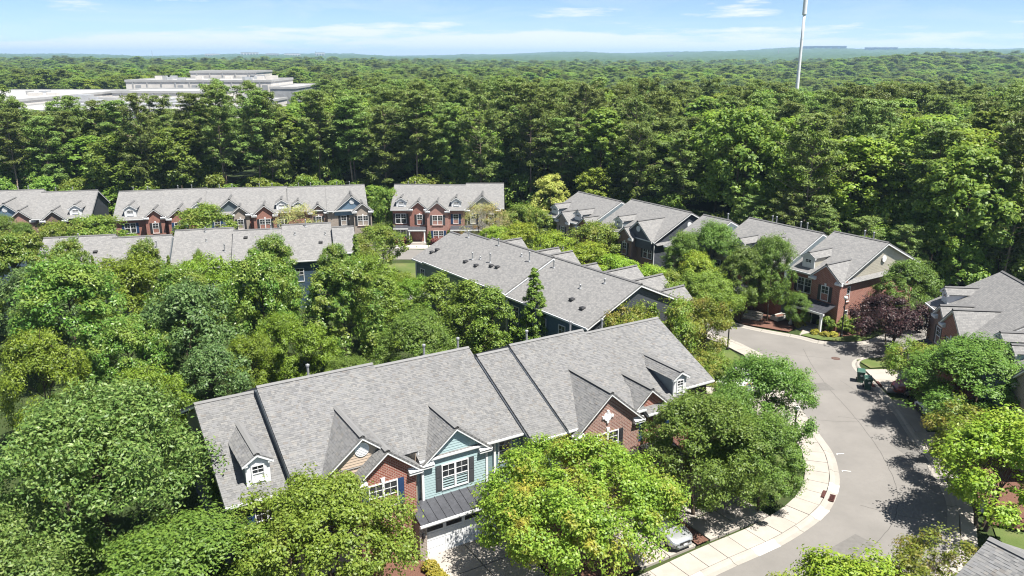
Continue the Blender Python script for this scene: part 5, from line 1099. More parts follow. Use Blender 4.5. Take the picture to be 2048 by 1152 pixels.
# ------------------------------------------------------------------ lawns, beds, drives
def A2W(u, d): a = R(31.0); return (u * math.cos(a) - d * math.sin(a), u * math.sin(a) + d * math.cos(a))
for i, pts in enumerate((
    [(10.0, 44.5), (12.2, 43.3), (14.4, 43.5), (17.0, 45.3), (19.2, 47.9), (20.6, 51.0), (21.2, 54.5), (21.3, 57.2), (15.2, 57.2), (13.5, 50)],
    [(15.5, 64.5), (21.7, 64.5), (22.2, 70.6), (21.6, 73.4), (20.0, 76.2), (14.8, 82.5), (12.0, 79), (13.5, 71)],
    [(29.9, 78.0), (31.6, 76.4), (34.6, 75.75), (36.4, 76.4), (38.6, 78.4), (36.6, 78.0), (34.0, 77.2), (31.8, 78.0), (30.6, 79.2)],
    [(-19, 114.6), (-11.0, 115.4), (-6.0, 109.6), (-2.0, 104.2), (-9.0, 95.5), (-14.0, 95.0), (-19, 102)],
    [(33.0, 70.9), (33.4, 68.8), (38.2, 69.6), (40, 72.5), (35, 71.4)],
    [(29.0, 41.0), (29.7, 42.8), (34, 41.0), (33, 36), (28.0, 38.0)],
    [(-22, 131), (-22.2, 126.6), (-12.5, 126.4), (-6, 123.4), (4, 126), (2, 132)])): poly_sheet('lawn', pts, .135 if i < 3 else .10, LAWN)
for pts in ([(30.6, 79.3), (31.8, 78.1), (34.0, 77.3), (36.6, 78.1), (38.4, 79.4), (36.6, 81.6), (34.4, 79.2), (32.4, 80.2)],
            [(29.2, 78.9), (31.6, 81.6), (28.4, 87.6), (24.0, 86.2), (25.0, 81.6)],
            [(31.9, 51.6), (31.2, 48.0), (29.8, 43.0), (34.2, 41.2), (38, 52.5)],
            [(33.3, 61.0), (33.3, 60.4), (38, 60.2), (38, 61.0)], [(-18.2, 130.9), (-18.2, 128.3), (-14.8, 128.3), (-14.8, 130.9)], [(-12.1, 130.6), (-12.1, 128.4), (-8, 128.2), (-8, 130.4)]):
    poly_sheet('mulch_bed', pts, .15, MULCH)
poly_sheet('mulch_bed', [A2W(30.5, 29.35), A2W(31.4, 29.35), A2W(31.4, 35.9), A2W(30.5, 35.9)], .17, MULCH)
poly_sheet('mulch_bed', [A2W(21.5, 29.4), A2W(26.1, 29.3), A2W(26.1, 36.5), A2W(21.5, 36.3)], .13, MULCH)
poly_sheet('mulch_bed', [A2W(6.0, 31.5), A2W(15.9, 29.4), A2W(15.9, 37.4), A2W(6.0, 38.4)], .12, MULCH)
def drive(corners, nu, nv, mat=CONC, z=.16):
    root = bpy.data.objects.new('driveway', None); col.objects.link(root); root['kind'] = 'structure'; P = [Vector((*c, 0)) for c in corners]
    def at(s, t): return P[0].lerp(P[1], s).lerp(P[3].lerp(P[2], s), t)
    for i in range(nu):
        for j in range(nv):
            g = .006; ring = [at(i/nu + g, j/nv + g), at((i+1)/nu - g, j/nv + g), at((i+1)/nu - g, (j+1)/nv - g), at(i/nu + g, (j+1)/nv - g)]; zz = gz1(ring[0].x, ring[0].y)
            h = z + rnd.uniform(-.005, .005); obj('slab', MB().hexa([(v.x, v.y, zz - .1) for v in ring], [(v.x, v.y, zz + h) for v in ring]), mat, root)
drive([A2W(16.0, 29.32), A2W(21.3, 29.32), A2W(21.3, 36.6), A2W(16.0, 36.6)], 2, 3, z=.03 + .13)
drive([A2W(26.2, 29.32), A2W(30.4, 29.32), A2W(30.4, 36.0), A2W(26.2, 36.0)], 2, 3)
drive([A2W(31.5, 29.32), A2W(36.6, 29.32), A2W(36.6, 36.0), A2W(31.5, 36.0)], 2, 3)
drive([(32.45, 63.3), (38.6, 62.6), (38.8, 68.6), (32.6, 68.3)], 2, 2); drive([(32.2, 56.2), (38.2, 55.4), (38.4, 60.1), (32.6, 60.2)], 2, 2); drive([(31.2, 51.9), (37.6, 52.8), (38.2, 55.2), (32.0, 55.6)], 2, 1)
drive([(21.4, 57.4), (23.0, 57.3), (23.5, 64.3), (21.7, 64.3)], 1, 3); drive([(13.6, 57.4), (21.3, 57.4), (21.6, 64.3), (14.0, 64.3)], 3, 3)
drive([(29.9, 77.7), (31.4, 78.6), (34.2, 81.4), (32.4, 82.2)], 1, 4, z=.19); drive([(-19.6, 126.4), (-8, 126.4), (-8, 128.1), (-19.6, 128.1)], 6, 1, CONC_NEW, z=.14); drive([(-16.9, 128.0), (-14.7, 128.0), (-14.7, 129.3), (-16.9, 129.3)], 1, 1, CONC_NEW)
# newly poured kerb bays, storm drain grates, manhole and painted ticks
def on_inner(pt, w_, depth, mat, name, label=None, cat=None, z=.168, parent=None, off=.02):
    i = min(range(1, len(INNER) - 1), key=lambda k: math.dist(INNER[k], pt)); p = Vector((*INNER[i], 0)); t = Vector((INNER[i+1][0] - INNER[i-1][0], INNER[i+1][1] - INNER[i-1][1], 0)).normalized(); n = Vector((-t.y, t.x, 0))
    return p, t, n
NEWK = bpy.data.objects.new('kerb_patch', None); col.objects.link(NEWK); NEWK['kind'] = 'structure'
for pt, ln in (((19.9, 44.3), 1.5), ((22.0, 47.2), 1.2), ((10.4, 37.5), 1.9), ((15.0, 40.3), 1.9)):
    i = min(range(1, len(INNER) - 1), key=lambda k: math.dist(INNER[k], pt)); p, t, n = on_inner(pt, 0, 0, None, '')
    a = p - t * ln / 2; b = p + t * ln / 2; m = MB(); prof = ((.0, .034), (.32, .03), (.48, .139), (.66, .158))
    for (d0, z0), (d1, z1) in zip(prof[:-1], prof[1:]): m.add([tuple(a + n * d0 + Vector((0,0,z0))), tuple(b + n * d0 + Vector((0,0,z0))), tuple(b + n * d1 + Vector((0,0,z1))), tuple(a + n * d1 + Vector((0,0,z1)))], [(0, 1, 2, 3)])
    obj('slab', m, CONC_NEW, NEWK)
RUST = plain('rusty_iron', (.085, .030, .024), .8, .3, 12, .2); PAINT = plain('road_paint', (.72, .72, .70), .7, .12, 9); IRON = plain('cast_iron', (.13, .085, .07), .8, .25, 9, .3)
def grate(x, y, rz, label):
    r = thing('storm_drain', label, 'drain', (x, y, .05), rz); obj('frame', MB().box(-.45, .45, -.3, -.25, 0, .05).box(-.45, .45, .25, .3, 0, .05).box(-.45, -.4, -.25, .25, 0, .05).box(.4, .45, -.25, .25, 0, .05), RUST, r)
    for k in range(7): obj('bar', MB().box(-.36 + k * .115, -.31 + k * .115, -.25, .25, .0, .045), RUST, r)
    obj('pit', MB().box(-.4, .4, -.25, .25, -.02, -.005), BLACK, r); obj('hood', MB().box(-.45, .45, .3, .5, 0, .2), RUST, r)
grate(20.95, 46.25, R(60), 'rusty storm drain grate in the bend of the left kerb'); grate(32.05, 64.9, R(-95), 'rusty drain grate beside the wheeled bins')
r = thing('manhole_cover', 'round rusty manhole cover in the road before the purple tree', 'manhole', (31.2, 71.4, .022)); obj('cover', MB().lathe([(.33, 0), (.33, .012)], 20), IRON, r); obj('ring', MB().lathe([(.40, 0), (.40, .006)], 20), RUST, r)
# tar seams and cracks in the road surface
TAR = plain('tar_seam', (.085, .08, .075), .8, .2, 4)
def seam(pts, w_, name='tar_seam'):
    line = catmull(pts, 10); line = [(p[0] + rnd.uniform(-.03, .03), p[1] + rnd.uniform(-.03, .03)) for p in line]; m = MB(); strip(m, offset(line, -w_ / 2), offset(line, w_ / 2), .024, .024); obj(name, m, TAR, road)
seam([(29.0, 74.0), (28.2, 69.0), (27.8, 64.0), (27.7, 59.0), (27.3, 54.0), (26.6, 50.0), (25.6, 46.6), (23.6, 43.2), (20.0, 39.8), (12, 34.5)], .035)
seam([(26.4, 58.6), (28.6, 57.9), (30.6, 57.4)], .03); seam([(24.4, 58.0), (26.0, 57.7), (27.7, 57.6)], .03); seam([(25.6, 73.4), (28.0, 72.3), (31.6, 71.0)], .03); seam([(22.6, 45.4), (24.6, 44.2), (26.6, 43.5)], .03); seam([(29.5, 66), (30.1, 62.2), (29.7, 58.5), (29.2, 55.0)], .02)
PATCH = plain('asphalt_patch', (.155, .148, .14), .9, .12, 3, 0, .2, .3)
for x, y, a, wx, wy in ((27.0, 64.6, 8, 1.1, .8), (29.6, 52.6, 12, .9, 1.6), (20.2, 40.8, 35, 1.4, .7)): obj('asphalt_patch', MB().box(-wx, wx, -wy, wy, 0, .004), PATCH, road, (x, y, .022), R(a))
for x, y, a, lb in ((23.75, 52.3, 5, 'white painted parking tick on the road, the one farther up the bend'), (23.2, 49.9, -14, 'white painted parking tick on the road, the one nearer the storm drain')):
    o = obj('parking_tick', MB().box(.0, .6, -.03, .03, 0, .004).box(0, .05, -.16, -.03, 0, .004), PAINT, None, (x, y, .026), R(a)); tag(o, lb, 'road marking', 'parking ticks')

# ------------------------------------------------------------------ street furniture
GLOBE = plain('lamp_globe', (.80, .80, .78), .25, .03); BIN = plain('bin_green', (.030, .085, .062), .45, .12, 4); BINL = plain('bin_lid', (.05, .12, .09), .4, .1, 4)
def lamp(x, y, label, h=4.35):
    r = thing('street_lamp', label, 'street lamp', (x, y, gz1(x, y) + .1), 0, 'globe street lamps')
    obj('post', MB().lathe([(.14, 0), (.14, .25), (.10, .3), (.075, .6), (.055, h - .45), (.09, h - .42), (.11, h - .36), (.06, h - .33)], 12), BLACK, r, smooth=False)
    prof = [(.06, 0)] + [(.21 * math.sin(math.pi * k / 12), .21 - .21 * math.cos(math.pi * k / 12)) for k in range(2, 12)] + [(.02, .42)]
    obj('globe', MB().lathe(prof, 16, (0, 0, h - .34)), GLOBE, r, smooth=True); obj('finial', MB().lathe([(.05, 0), (.06, .04), (.01, .12)], 10, (0, 0, h + .06)), BLACK, r)
lamp(21.3, 73.5, 'black lamp post with white globe on the inner lawn edge'); lamp(34.1, 77.4, 'black lamp post with white globe before the red brick end wall'); lamp(20.15, 51.4, 'black lamp post under the elm inside the bend', 4.1)
def bin_(x, y, rz, label):
    r = thing('wheeled_bin', label, 'bin', (x, y, .025), rz, 'wheeled bins at the kerb')
    m = MB(); m.hexa([(-.24, -.26, .12), (.24, -.26, .12), (.24, .24, .12), (-.24, .24, .12)], [(-.33, -.38, 1.0), (.33, -.38, 1.0), (.33, .34, 1.0), (-.33, .34, 1.0)]); m.box(-.35, .35, -.40, .36, .95, 1.03); m.box(-.26, .26, -.28, -.2, .02, .2); obj('body', m, BIN, r)
    m = MB(); m.hexa([(-.36, -.42, 1.035), (.36, -.42, 1.035), (.36, .40, 1.035), (-.36, .40, 1.035)], [(-.30, -.34, 1.13), (.30, -.34, 1.13), (.30, .38, 1.14), (-.30, .38, 1.14)]); m.box(-.3, .3, .40, .47, 1.02, 1.08); obj('lid', m, BINL, r)
    for sx in (-.3, .3): m = MB(); m.tube((sx - .04, .28, .14), (sx + .04, .28, .14), .14, .14, 14, cap=True); obj('wheel', m, BLACK, r)
    m = MB(); ring = [(.11 * math.cos(k * math.pi / 8), .70 + .11 * math.sin(k * math.pi / 8)) for k in range(16)]; m.prism(ring, lambda p: (p[0] + .06, -.36 + (p[1] - .7) * -.13, p[1]), lambda p: (p[0] + .06, -.33 + (p[1] - .7) * -.13, p[1])); obj('emblem', m, PAINT, r)
bin_(31.15, 65.75, R(-22), 'green wheeled bin, the one farther up the street'); bin_(31.1, 64.15, R(-16), 'green wheeled bin, the one beside the rusty drain grate')
r = thing('utility_pedestal', 'pale grey utility pedestal in the mulch bed by the right pavement', 'pedestal', (29.95, 44.45, .12)); obj('body', MB().box(-.16, .16, -.14, .14, 0, .85), plain('pedestal_grey', (.42, .43, .42), .6, .1), r); obj('cap', MB().hexa([(-.19,-.17,.85),(.19,-.17,.85),(.19,.17,.85),(-.19,.17,.85)], [(-.14,-.12,.98),(.14,-.12,.98),(.14,.12,.98),(-.14,.12,.98)]), plain('pedestal_cap', (.36, .37, .36), .6, .1), r)
r = thing('metal_rack', 'small black metal rack on the mulch under the bright right tree', 'rack', (30.25, 48.0, .14), R(15))
for sx in (-.55, .55):
    for sy in (-.22, .22): obj('leg', MB().box(sx - .025, sx + .025, sy - .025, sy + .025, 0, .82), BLACK, r)
obj('top_frame', MB().box(-.58, .58, -.25, -.2, .78, .82).box(-.58, .58, .2, .25, .78, .82).box(-.58, -.53, -.2, .2, .78, .82).box(.53, .58, -.2, .2, .78, .82), BLACK, r); obj('shelf', MB().box(-.5, .5, -.19, .19, .4, .43), plain('pale_board', (.5, .5, .48), .6), r); obj('basket', MB().hexa([(-.35,.0,.82),(.2,.0,.82),(.2,.24,.82),(-.35,.24,.82)], [(-.42,-.06,1.05),(.27,-.06,1.05),(.27,.28,1.05),(-.42,.28,1.05)]), BLACK, r)
r = thing('garden_steps', 'stone garden steps leading up from the road under the elms', 'steps', (26.5, 83.4, 0), R(-35))
for k in range(4): obj('step', MB().box(-.95, .95, -.2 + k * .36, .18 + k * .36, 0, .14 + k * .15), CONC, r)
r = thing('raised_planter', 'pale stone block planter on the pine straw by the right porch', 'planter', (29.5, 83.0, .14), R(32)); obj('wall', MB().box(-.9, .9, -.5, -.35, 0, .45).box(-.9, .9, .35, .5, 0, .45).box(-.9, -.75, -.35, .35, 0, .45).box(.75, .9, -.35, .35, 0, .45), CONC_NEW, r); obj('soil', MB().box(-.75, .75, -.35, .35, .1, .38), MULCH, r)
r = thing('air_conditioner', 'grey air conditioner by the pink brick bay of the short row', 'air conditioner', (-11.5, 129.3, gz1(-11.5, 129.3) + .1)); obj('cabinet', MB().box(-.4, .4, -.4, .4, 0, .8), plain('ac_grey', (.30, .31, .31), .5, .1), r); obj('fan_guard', MB().lathe([(.33, .8), (.33, .83), (.1, .85)], 16), BLACK, r)

# ------------------------------------------------------------------ vehicles
TYRE = plain('tyre', (.02, .02, .021), .85, .1); RIM = plain('alloy_rim', (.45, .46, .47), .3, .05, 5, .8); LAMPG = plain('lamp_glass', (.65, .67, .70), .08, .03, 5, .0, .8); PLATE = plain('plate', (.6, .6, .6), .5)
def paint(name, c, metal=.0):
    m, t, b = material(name); b.inputs['Base Color'].default_value = (*c, 1); b.inputs['Metallic'].default_value = metal; b.inputs['Roughness'].default_value = .28; b.inputs['Coat Weight'].default_value = .7; b.inputs['Coat Roughness'].default_value = .05; return m
def loft(stations, n_round=3):
    """stations along x: (x, half width, z floor, z belt, roof z, roof half width); a car skin of rings."""
    mb = MB(); rings = []
    for (x, hw, z0, zb, zr, rw) in stations:
        half = [(hw * .86, z0), (hw * .98, z0 + .14), (hw, (z0 + zb) * .5), (hw * .96, zb - .05), (hw * .90, zb), (rw + (hw * .90 - rw) * .45, zb + (zr - zb) * .5), (rw, zr - (zr - zb) * .10), (rw * .7, zr)]
        rings.append([(x, y, z) for y, z in half] + [(x, -y, z) for y, z in reversed(half)])
    n = len(rings[0]); o = 0
    for rg in rings: mb.v += rg
    for i in range(len(rings) - 1):
        for j in range(n): k = (j + 1) % n; mb.f.append((i*n + j, i*n + k, (i+1)*n + k, (i+1)*n + j)); mb.m.append(0)
    mb.f.append(tuple(reversed(range(n)))); mb.f.append(tuple((len(rings)-1)*n + j for j in range(n))); mb.m += [0, 0]; return mb
def wheels(r, xs, hw, rad=.33):
    for x in xs:
        for sg in (-1, 1):
            m = MB(); m.tube((x, sg * (hw - .22), rad), (x, sg * hw, rad), rad, rad, 20, cap=True); wl = obj('wheel', m, TYRE, r)
            m = MB(); m.tube((x, sg * (hw - .01), rad), (x, sg * (hw + .012), rad), rad * .66, rad * .6, 16, cap=True); obj('rim', m, RIM, wl)
            m = MB(); m.tube((x, sg * (hw - .26), rad + .02), (x, sg * (hw - .002), rad + .02), rad * 1.13, rad * 1.13, 20, cap=True); obj('wheel_arch', m, BLACK, r)
def sedan(loc, rz, pm, label):
    r = thing('parked_car', label, 'car', loc, rz)
    st = [(-2.28, .62, .42, .74, .75, .50), (-2.18, .80, .30, .88, .90, .62), (-1.75, .88, .24, .97, 1.0, .66), (-1.25, .90, .22, .98, 1.22, .62), (-.75, .91, .22, .96, 1.41, .58), (.0, .91, .22, .94, 1.44, .58), (.45, .91, .22, .93, 1.38, .58), (.85, .91, .22, .93, 1.18, .60), (1.2, .90, .22, .91, .955, .68), (1.65, .88, .24, .84, .87, .66), (2.05, .82, .28, .74, .77, .58), (2.24, .68, .36, .62, .64, .48), (2.30, .55, .42, .56, .57, .40)]
    obj('body', loft(st), pm, r, smooth=True)
    # glass
    m = MB(); m.add([(.50, -.55, 1.37), (.50, .55, 1.37), (1.17, .70, .96), (1.17, -.70, .96)], [(0, 1, 2, 3)]); obj('windscreen', m, GLASS, r, (.03, 0, .02))
    m = MB(); m.add([(-.80, -.54, 1.41), (-.80, .54, 1.41), (-1.62, .64, 1.02), (-1.62, -.64, 1.02)], [(0, 1, 2, 3)]); obj('rear_window', m, GLASS, r, (-.03, 0, .02))
    for sg in (-1, 1):
        m = MB(); m.add([(-1.2, sg * .80, 1.0), (.95, sg * .80, .97), (.45, sg * .63, 1.33), (-.75, sg * .63, 1.35)], [(0, 1, 2, 3)]); obj('side_window', m, GLASS, r, (0, sg * .045, 0))
        m = MB(); m.hexa([(1.95, sg * .45, .60), (2.2, sg * .42, .56), (2.10, sg * .72, .58), (1.85, sg * .80, .62)], [(1.85, sg * .45, .78), (2.16, sg * .42, .68), (2.06, sg * .72, .70), (1.75, sg * .80, .80)]); obj('headlight', m, LAMPG, r)
        obj('mirror', MB().box(.75, .92, min(sg * .9, sg * 1.08), max(sg * .9, sg * 1.08), .92, 1.05), pm, r)
    obj('grille', MB().box(2.22, 2.32, -.38, .38, .46, .60), BLACK, r); obj('bumper', MB().hexa([(2.0, -.72, .26), (2.33, -.5, .26), (2.33, .5, .26), (2.0, .72, .26)], [(2.0, -.74, .42), (2.35, -.5, .40), (2.35, .5, .40), (2.0, .74, .42)]), pm, r); obj('number_plate', MB().box(2.335, 2.36, -.15, .15, .40, .52), PLATE, r)
    wheels(r, (-1.35, 1.38), .9); return r
SILVER = paint('silver_paint', (.50, .52, .53), .6)
cx_, cy_ = A2W(29.4, 31.6); sedan((cx_, cy_, .165), R(31 - 90), SILVER, 'silver sedan nosing out from under the broad lime green tree')
sedan((35.1, 62.9, .165), R(176), paint('dark_red_paint', (.16, .012, .012), .2), 'dark red car under the yellow green shrub tree by the bins')
def pickup(loc, rz, label):
    pm = paint('white_paint', (.66, .67, .68)); r = thing('pickup_truck', label, 'pickup', loc, rz)
    st = [(-.6, .90, .38, 1.12, 1.14, .84), (-.55, .95, .36, 1.18, 1.75, .70), (.1, .96, .36, 1.16, 1.85, .70), (.7, .96, .36, 1.14, 1.78, .70), (1.35, .96, .36, 1.12, 1.18, .80), (2.0, .95, .38, 1.08, 1.12, .80), (2.5, .92, .42, 1.0, 1.04, .76), (2.66, .84, .46, .92, .95, .7)]
    obj('cab', loft(st), pm, r, smooth=True); obj('bed', MB().box(-2.7, -.62, -.95, -.87, .55, 1.12).box(-2.7, -.62, .87, .95, .55, 1.12).box(-2.7, -2.62, -.87, .87, .55, 1.12).box(-2.7, -.62, -.87, .87, .5, .58), pm, r)
    obj('grille', MB().box(2.6, 2.72, -.55, .55, .58, .90), BLACK, r); obj('bumper', MB().box(2.55, 2.8, -.88, .88, .40, .56), BLACK, r)
    for sg in (-1, 1):
        obj('headlight', MB().box(2.5, 2.70, min(sg * .58, sg * .84), max(sg * .58, sg * .84), .68, .90), LAMPG, r)
        m = MB(); m.add([(-.45, sg * .86, 1.2), (1.15, sg * .86, 1.18), (.7, sg * .74, 1.68), (-.4, sg * .74, 1.7)], [(0, 1, 2, 3)]); obj('side_window', m, GLASS, r, (0, sg * .05, 0))
    m = MB(); m.add([(.75, -.66, 1.74), (.75, .66, 1.74), (1.33, .80, 1.2), (1.33, -.80, 1.2)], [(0, 1, 2, 3)]); obj('windscreen', m, GLASS, r, (.03, 0, .02))
    wheels(r, (-1.75, 1.75), .96, .38)
pickup((35.4, 58.3, .165), R(178), 'white pickup with a black grille parked under the right hand trees')
def box_truck(loc, rz):
    wp = paint('truck_white', (.68, .69, .70)); r = thing('box_truck', 'white box truck with red and blue arcs seen through the elms', 'truck', loc, rz)
    obj('cargo_box', MB().box(-3.0, 1.2, -1.05, 1.05, .75, 2.75), wp, r); st = [(1.3, .92, .45, 1.35, 2.0, .80), (1.9, .94, .45, 1.32, 2.02, .80), (2.3, .94, .45, 1.25, 1.75, .80), (2.7, .93, .45, 1.12, 1.18, .78), (3.2, .86, .5, 1.0, 1.03, .7)]
    obj('cab', loft(st), wp, r, smooth=True); obj('chassis', MB().box(-2.9, 2.9, -.5, .5, .45, .74), BLACK, r); obj('bumper', MB().box(-3.15, -3.0, -1.0, 1.0, .45, .6), BLACK, r)
    red = plain('decal_red', (.50, .05, .035), .4, .05); blu = plain('decal_blue', (.03, .055, .16), .4, .05); org = plain('decal_orange', (.62, .30, .05), .4, .05)
    def arc(r0, r1, cx, cz, a0, a1, y, mat, face):
        m = MB(); n = 14; o = [(cx + rr * math.cos(a0 + (a1 - a0) * k / n), cz + rr * math.sin(a0 + (a1 - a0) * k / n)) for rr in (r0, r1) for k in range(n + 1)]
        P3 = (lambda p: (p[0], y, p[1])) if face == 'side' else (lambda p: (y, p[0], p[1])); m.v = [P3(p) for p in o]; m.f = [(k, k + 1, n + 2 + k, n + 1 + k) for k in range(n)]; m.m = [0] * n; obj('decal', m, mat, r)
    for face, y in (('side', -1.056), ('rear', -3.006)):
        c0 = -1.4 if face == 'side' else 0.0
        arc(.72, 1.0, c0, 1.55, .15, math.pi - .15, y, blu, face); arc(1.02, 1.15, c0, 1.55, .35, math.pi - .5, y, red, face); arc(.42, .6, c0, 1.0, .2, math.pi - .2, y, red, face); arc(.62, .8, c0, 1.0, .1, math.pi - .1, y, blu, face)
        m = MB(); m.add([(c0 + .02, y - .004, .9), (c0 + .5, y - .004, .9), (c0 + .5, y - .004, 1.3), (c0 + .02, y - .004, 1.3)] if face == 'side' else [(y - .004, -.5, .9), (y - .004, -.05, .9), (y - .004, -.05, 1.3), (y - .004, -.5, 1.3)], [(0, 1, 2, 3)]); obj('decal', m, org, r)
    wheels(r, (-1.8, 2.4), .98, .40)
box_truck((18.9, 60.6, .165), R(54))

# ------------------------------------------------------------------ shrubs
def shrub(seed, mat, H, Rr, shape='round', size=.14, leaves=22, lobes=22): return make_tree('shrub', seed, H, Rr, .08, mat, BARK, shape, lobes, 12, leaves, size, .55, .36, .17, tr=.03, multi=1)
SB = [shrub(1, LM['ever'], 1.7, 1.0), shrub(2, LM['yellow'], .8, .6, size=.12), shrub(3, LM['red'], 1.0, .9, size=.16), shrub(4, LM['ever'], 2.6, .6, 'cone', size=.16, lobes=30)]
for (k, x, y, Rr, H, nm, lb) in (
    (0, 33.1, 79.0, .95, 1.75, 'round_shrub', 'clipped round green shrub, left of three by the brick porch'), (0, 34.7, 79.5, .95, 1.7, 'round_shrub', 'clipped round green shrub, middle of three behind the lamp post'), (0, 35.6, 78.7, 1.15, 1.7, 'round_shrub', 'clipped wide green shrub, right of three by the brick end wall'),
    (0, 37.4, 79.8, .9, 1.4, 'round_shrub', 'dark green shrub behind the purple tree'),
    (1, 31.7, 78.2, .45, .6, 'yellow_shrub', 'small yellow shrub, left of three on the pine straw bed'), (1, 32.5, 77.6, .42, .55, 'yellow_shrub', 'small yellow shrub, middle of three on the pine straw bed'), (1, 33.35, 77.5, .45, .55, 'yellow_shrub', 'small yellow shrub, right of three beside the lamp post'), (1, 30.9, 80.6, .55, .8, 'yellow_shrub', 'small yellow shrub left of the front walk'),
    (1, -4.6, 38.4, .5, .7, 'yellow_shrub', 'yellow shrub beside the garage corner, the one nearer the wall'), (1, -4.1, 37.5, .5, .6, 'yellow_shrub', 'yellow shrub beside the garage drive, the one nearer the street'),
    (3, -17.05, 129.2, .62, 2.4, 'cone_shrub', 'cone shaped green shrub left of the blue front door'), (3, -13.75, 129.2, .62, 2.4, 'cone_shrub', 'cone shaped green shrub right of the blue front door'), (2, -18.6, 129.2, 1.0, 1.1, 'red_shrub', 'red leaved shrub below the white bay window'), (2, -12.9, 128.9, .9, 1.1, 'red_shrub', 'red leaved shrub beside the right cone shrub'), (2, -11.9, 128.7, .9, 1.0, 'red_shrub', 'red leaved shrub beside the air conditioner'), (3, -10.6, 129.2, .7, 2.6, 'cone_shrub', 'dark shrub right of the air conditioner')):
    place_tree(SB[k], x, y, Rr, H, lb, 'shrub', name=nm)

# ------------------------------------------------------------------ far structures
MAST = plain('mast_white', (.72, .73, .74), .45, .05, 1)
bx_, by_ = 146.6, 420.0; r = thing('telecom_mast', 'tall white tapering mast rising above the wood', 'mast', (bx_, by_, gz1(bx_, by_)))
obj('shaft', MB().lathe([(1.05, 0), (.98, 20), (.66, 52), (.62, 64)], 20), MAST, r, smooth=True); obj('collar', MB().lathe([(.70, 0), (.72, .25), (.64, .3)], 20, (0, 0, 51.2)), MAST, r); obj('head', MB().lathe([(.65, 0), (1.05, .5), (1.05, 8), (.8, 8.5)], 20, (0, 0, 62.8)), MAST, r)
PW = plain('plant_wall', (.62, .59, .55), .7, .14, .25); PRF = plain('plant_roof', (.38, .38, .375), .7, .12, .2); PD = plain('plant_dark', (.30, .31, .32), .6, .2, .3); DUCT = plain('duct_metal', (.55, .56, .57), .4, .15, .4, .4)
r = thing('factory', 'sprawling white flat roofed factory above the trees at the left', 'factory', (-164, 334, -3.0))
def fb(x0, x1, y0, y1, z1, mat=PW):
    p = obj('block', MB().box(x0, x1, y0, y1, 0, z1), mat, r); obj('parapet', MB().box(x0 - .3, x1 + .3, y0 - .3, y0 + .2, z1 - .2, z1 + .7).box(x0 - .3, x1 + .3, y1 - .2, y1 + .3, z1 - .2, z1 + .7).box(x0 - .3, x0 + .2, y0 + .2, y1 - .2, z1 - .2, z1 + .7).box(x1 - .2, x1 + .3, y0 + .2, y1 - .2, z1 - .2, z1 + .7), PRF, p); obj('flat_roof', MB().box(x0 + .2, x1 - .2, y0 + .2, y1 - .2, z1 + .004, z1 + .2), PRF, p)
fb(-130, -14, -62, 48, 15.4); fb(-13.5, 66, -66, 20, 13.2); fb(-6, 58, 26, 62, 20.3); fb(8, 40, 64, 90, 23.4); fb(58.5, 70, 22, 66, 17.5, PD); fb(10, 50, -20, 10, 17.5)
fr2 = random.Random(12)
for bx0, bx1, by, zz0, zz1 in ((-13.5, 66, -66.02, 0, 12.6), (-6, 58, 25.98, 14, 19.9), (8, 40, 63.98, 20.6, 23.0), (10, 50, -20.02, 13.6, 17.2), (-130, -14, -62.02, 0, 15.0)):
    xx_ = bx0 + 3
    while xx_ < bx1 - 2:
        obj('pilaster', MB().box(xx_, xx_ + .5, by - .25, by, zz0, zz1), PD if fr2.random() < .4 else PRF, r)
        if fr2.random() < .35: obj('louvre', MB().box(xx_ + 1.2, xx_ + 3.6, by - .12, by, zz0 + (zz1 - zz0) * .45, zz0 + (zz1 - zz0) * .8), PD, r)
        xx_ += 6.2
for k in range(26):
    x = fr2.uniform(-120, -20); y = fr2.uniform(-55, 40); s_ = fr2.uniform(.9, 2.6); obj('roof_unit', MB().box(x - s_, x + s_, y - s_ * .7, y + s_ * .7, 15.6, 15.6 + fr2.uniform(.7, 2.2)), fr2.choice((PW, PD, DUCT, PRF)), r)
for k in range(34):
    x = fr2.uniform(-10, 62); y = fr2.uniform(-60, 16); h = fr2.uniform(.8, 3.2); s_ = fr2.uniform(.8, 3)
    if 8 < x < 52 and y > -23: continue
    obj('roof_unit', MB().box(x - s_, x + s_, y - s_ * .7, y + s_ * .7, 13.4, 13.4 + h), fr2.choice((PW, PD, DUCT, PRF)), r)
for k in range(9):
    x = fr2.uniform(-4, 50); y = fr2.uniform(-58, -24); L_ = fr2.uniform(6, 20); m = MB(); a = (x, y, 14.6); b = (x + L_ * .8, y + fr2.uniform(-4, 4), 14.6 + fr2.uniform(0, 1.6)); m.tube(a, b, .5, .5, 10, cap=True); m.tube(a, (a[0], a[1], 13.3), .5, .5, 10); m.tube(b, (b[0], b[1], 13.3), .5, .5, 10); obj('duct', m, DUCT, r)
for k in range(16):
    x = fr2.uniform(-2, 56); y = fr2.uniform(28, 60); obj('roof_unit', MB().box(x - 1.5, x + 1.5, y - 1, y + 1, 20.5, 20.5 + fr2.uniform(.8, 2.2)), fr2.choice((PW, PD, DUCT)), r)
def far_block(x, y, w_, d_, h, mat, label, n=6, name='far_building'):
    g = gz1(x, y); q = thing(name, label, 'building', (x, y, g), math.atan2(-x, y)); b = obj('wall', MB().box(-w_/2, w_/2, -d_/2, d_/2, -10, h), mat, q); obj('roof', MB().box(-w_/2 - 1, w_/2 + 1, -d_/2 - 1, d_/2 + 1, h + .01, h + 1.5), PRF, q)
    for k in range(n): x0 = -w_/2 + w_ * (k + .15) / n; obj('window_band', MB().box(x0, x0 + w_ * .7 / n, -d_/2 - .3, -d_/2 - .02, h * .45, h * .8), GLASS, q)
BLUEG = plain('curtain_wall', (.10, .16, .26), .2, .1, .1)
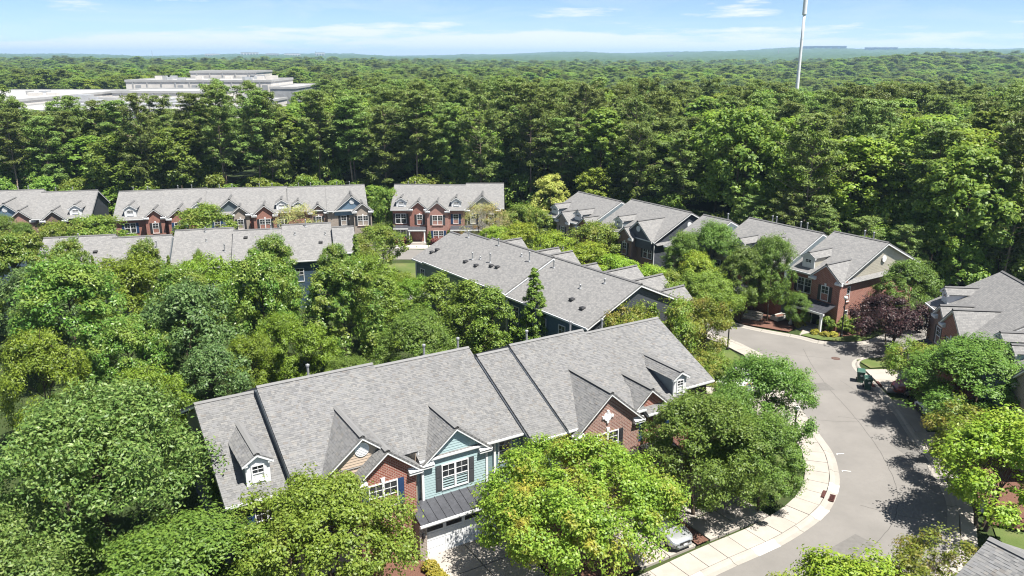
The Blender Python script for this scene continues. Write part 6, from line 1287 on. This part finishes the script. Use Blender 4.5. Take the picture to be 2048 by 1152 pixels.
def az(px, r_): a = math.atan((px - 1024) / 1585 * 1.0 / 1.0 * .96); return (r_ * math.sin(a), r_ * math.cos(a))
for px, rr, w_, h, mat, lb in ((1645, 6000, 290, 33, BLUEG, 'blue glass office block on the ridge just right of the mast'), (1760, 6000, 200, 35, BLUEG, 'blue glass office block on the ridge farther right of the mast'), (1965, 1500, 100, 25, PD, 'long brown roofed building among trees near the right edge'),
                        (425, 5200, 80, 28, PW, 'small white building on the left horizon, nearest the picture edge'), (500, 5600, 110, 31, PW, 'small white building on the left horizon beside the tower'), (545, 4700, 70, 27, PRF, 'pale low building above the factory on the horizon'), (585, 5000, 90, 31, PW, 'white block above the right end of the factory on the horizon'), (640, 5400, 60, 34, PW, 'white block on the horizon right of the factory'), (1340, 4200, 28, 24, PW, 'tiny white building among far trees left of the mast')):
    x, y = az(px, rr); far_block(x, y, w_, 40, h, mat, lb)
for px, rr, h, lb in ((305, 5000, 50, 'thin lattice tower on the left horizon'), (632, 5200, 46, 'thin lattice tower on the horizon above the factory'), (1556, 4400, 52, 'thin far tower on the ridge left of the mast')):
    x, y = az(px, rr); q = thing('far_tower', lb, 'tower', (x, y, gz1(x, y))); obj('shaft', MB().tube((0, 0, 0), (0, 0, h), 2.2, 1.2, 6, cap=True), PD, q)

# ------------------------------------------------------------------ haze
m = bpy.data.materials.new('haze'); m.use_nodes = True; t = m.node_tree; t.nodes.clear(); mo = nn(t, 'ShaderNodeOutputMaterial'); pv = nn(t, 'ShaderNodeVolumePrincipled'); pv.inputs['Color'].default_value = (.50, .74, 1.0, 1); pv.inputs['Density'].default_value = HAZE; pv.inputs['Anisotropy'].default_value = .2; t.links.new(pv.outputs[0], mo.inputs['Volume'])
obj('haze', MB().box(-16000, 16000, -300, 15000, -30, 130), m, kind='stuff')

# all mineral and painted surfaces share one tone scale, foliage keeps its own
TONE = .77
for m_ in bpy.data.materials:
    if m_.name.startswith('leaf_') or not m_.use_nodes or 'Principled BSDF' not in m_.node_tree.nodes: continue
    t = m_.node_tree; b = t.nodes['Principled BSDF'].inputs['Base Color']; hv = t.nodes.new('ShaderNodeHueSaturation'); hv.inputs['Value'].default_value = TONE
    if b.is_linked: src_ = b.links[0].from_socket; t.links.new(src_, hv.inputs['Color'])
    else: hv.inputs['Color'].default_value = b.default_value
    t.links.new(hv.outputs[0], b)
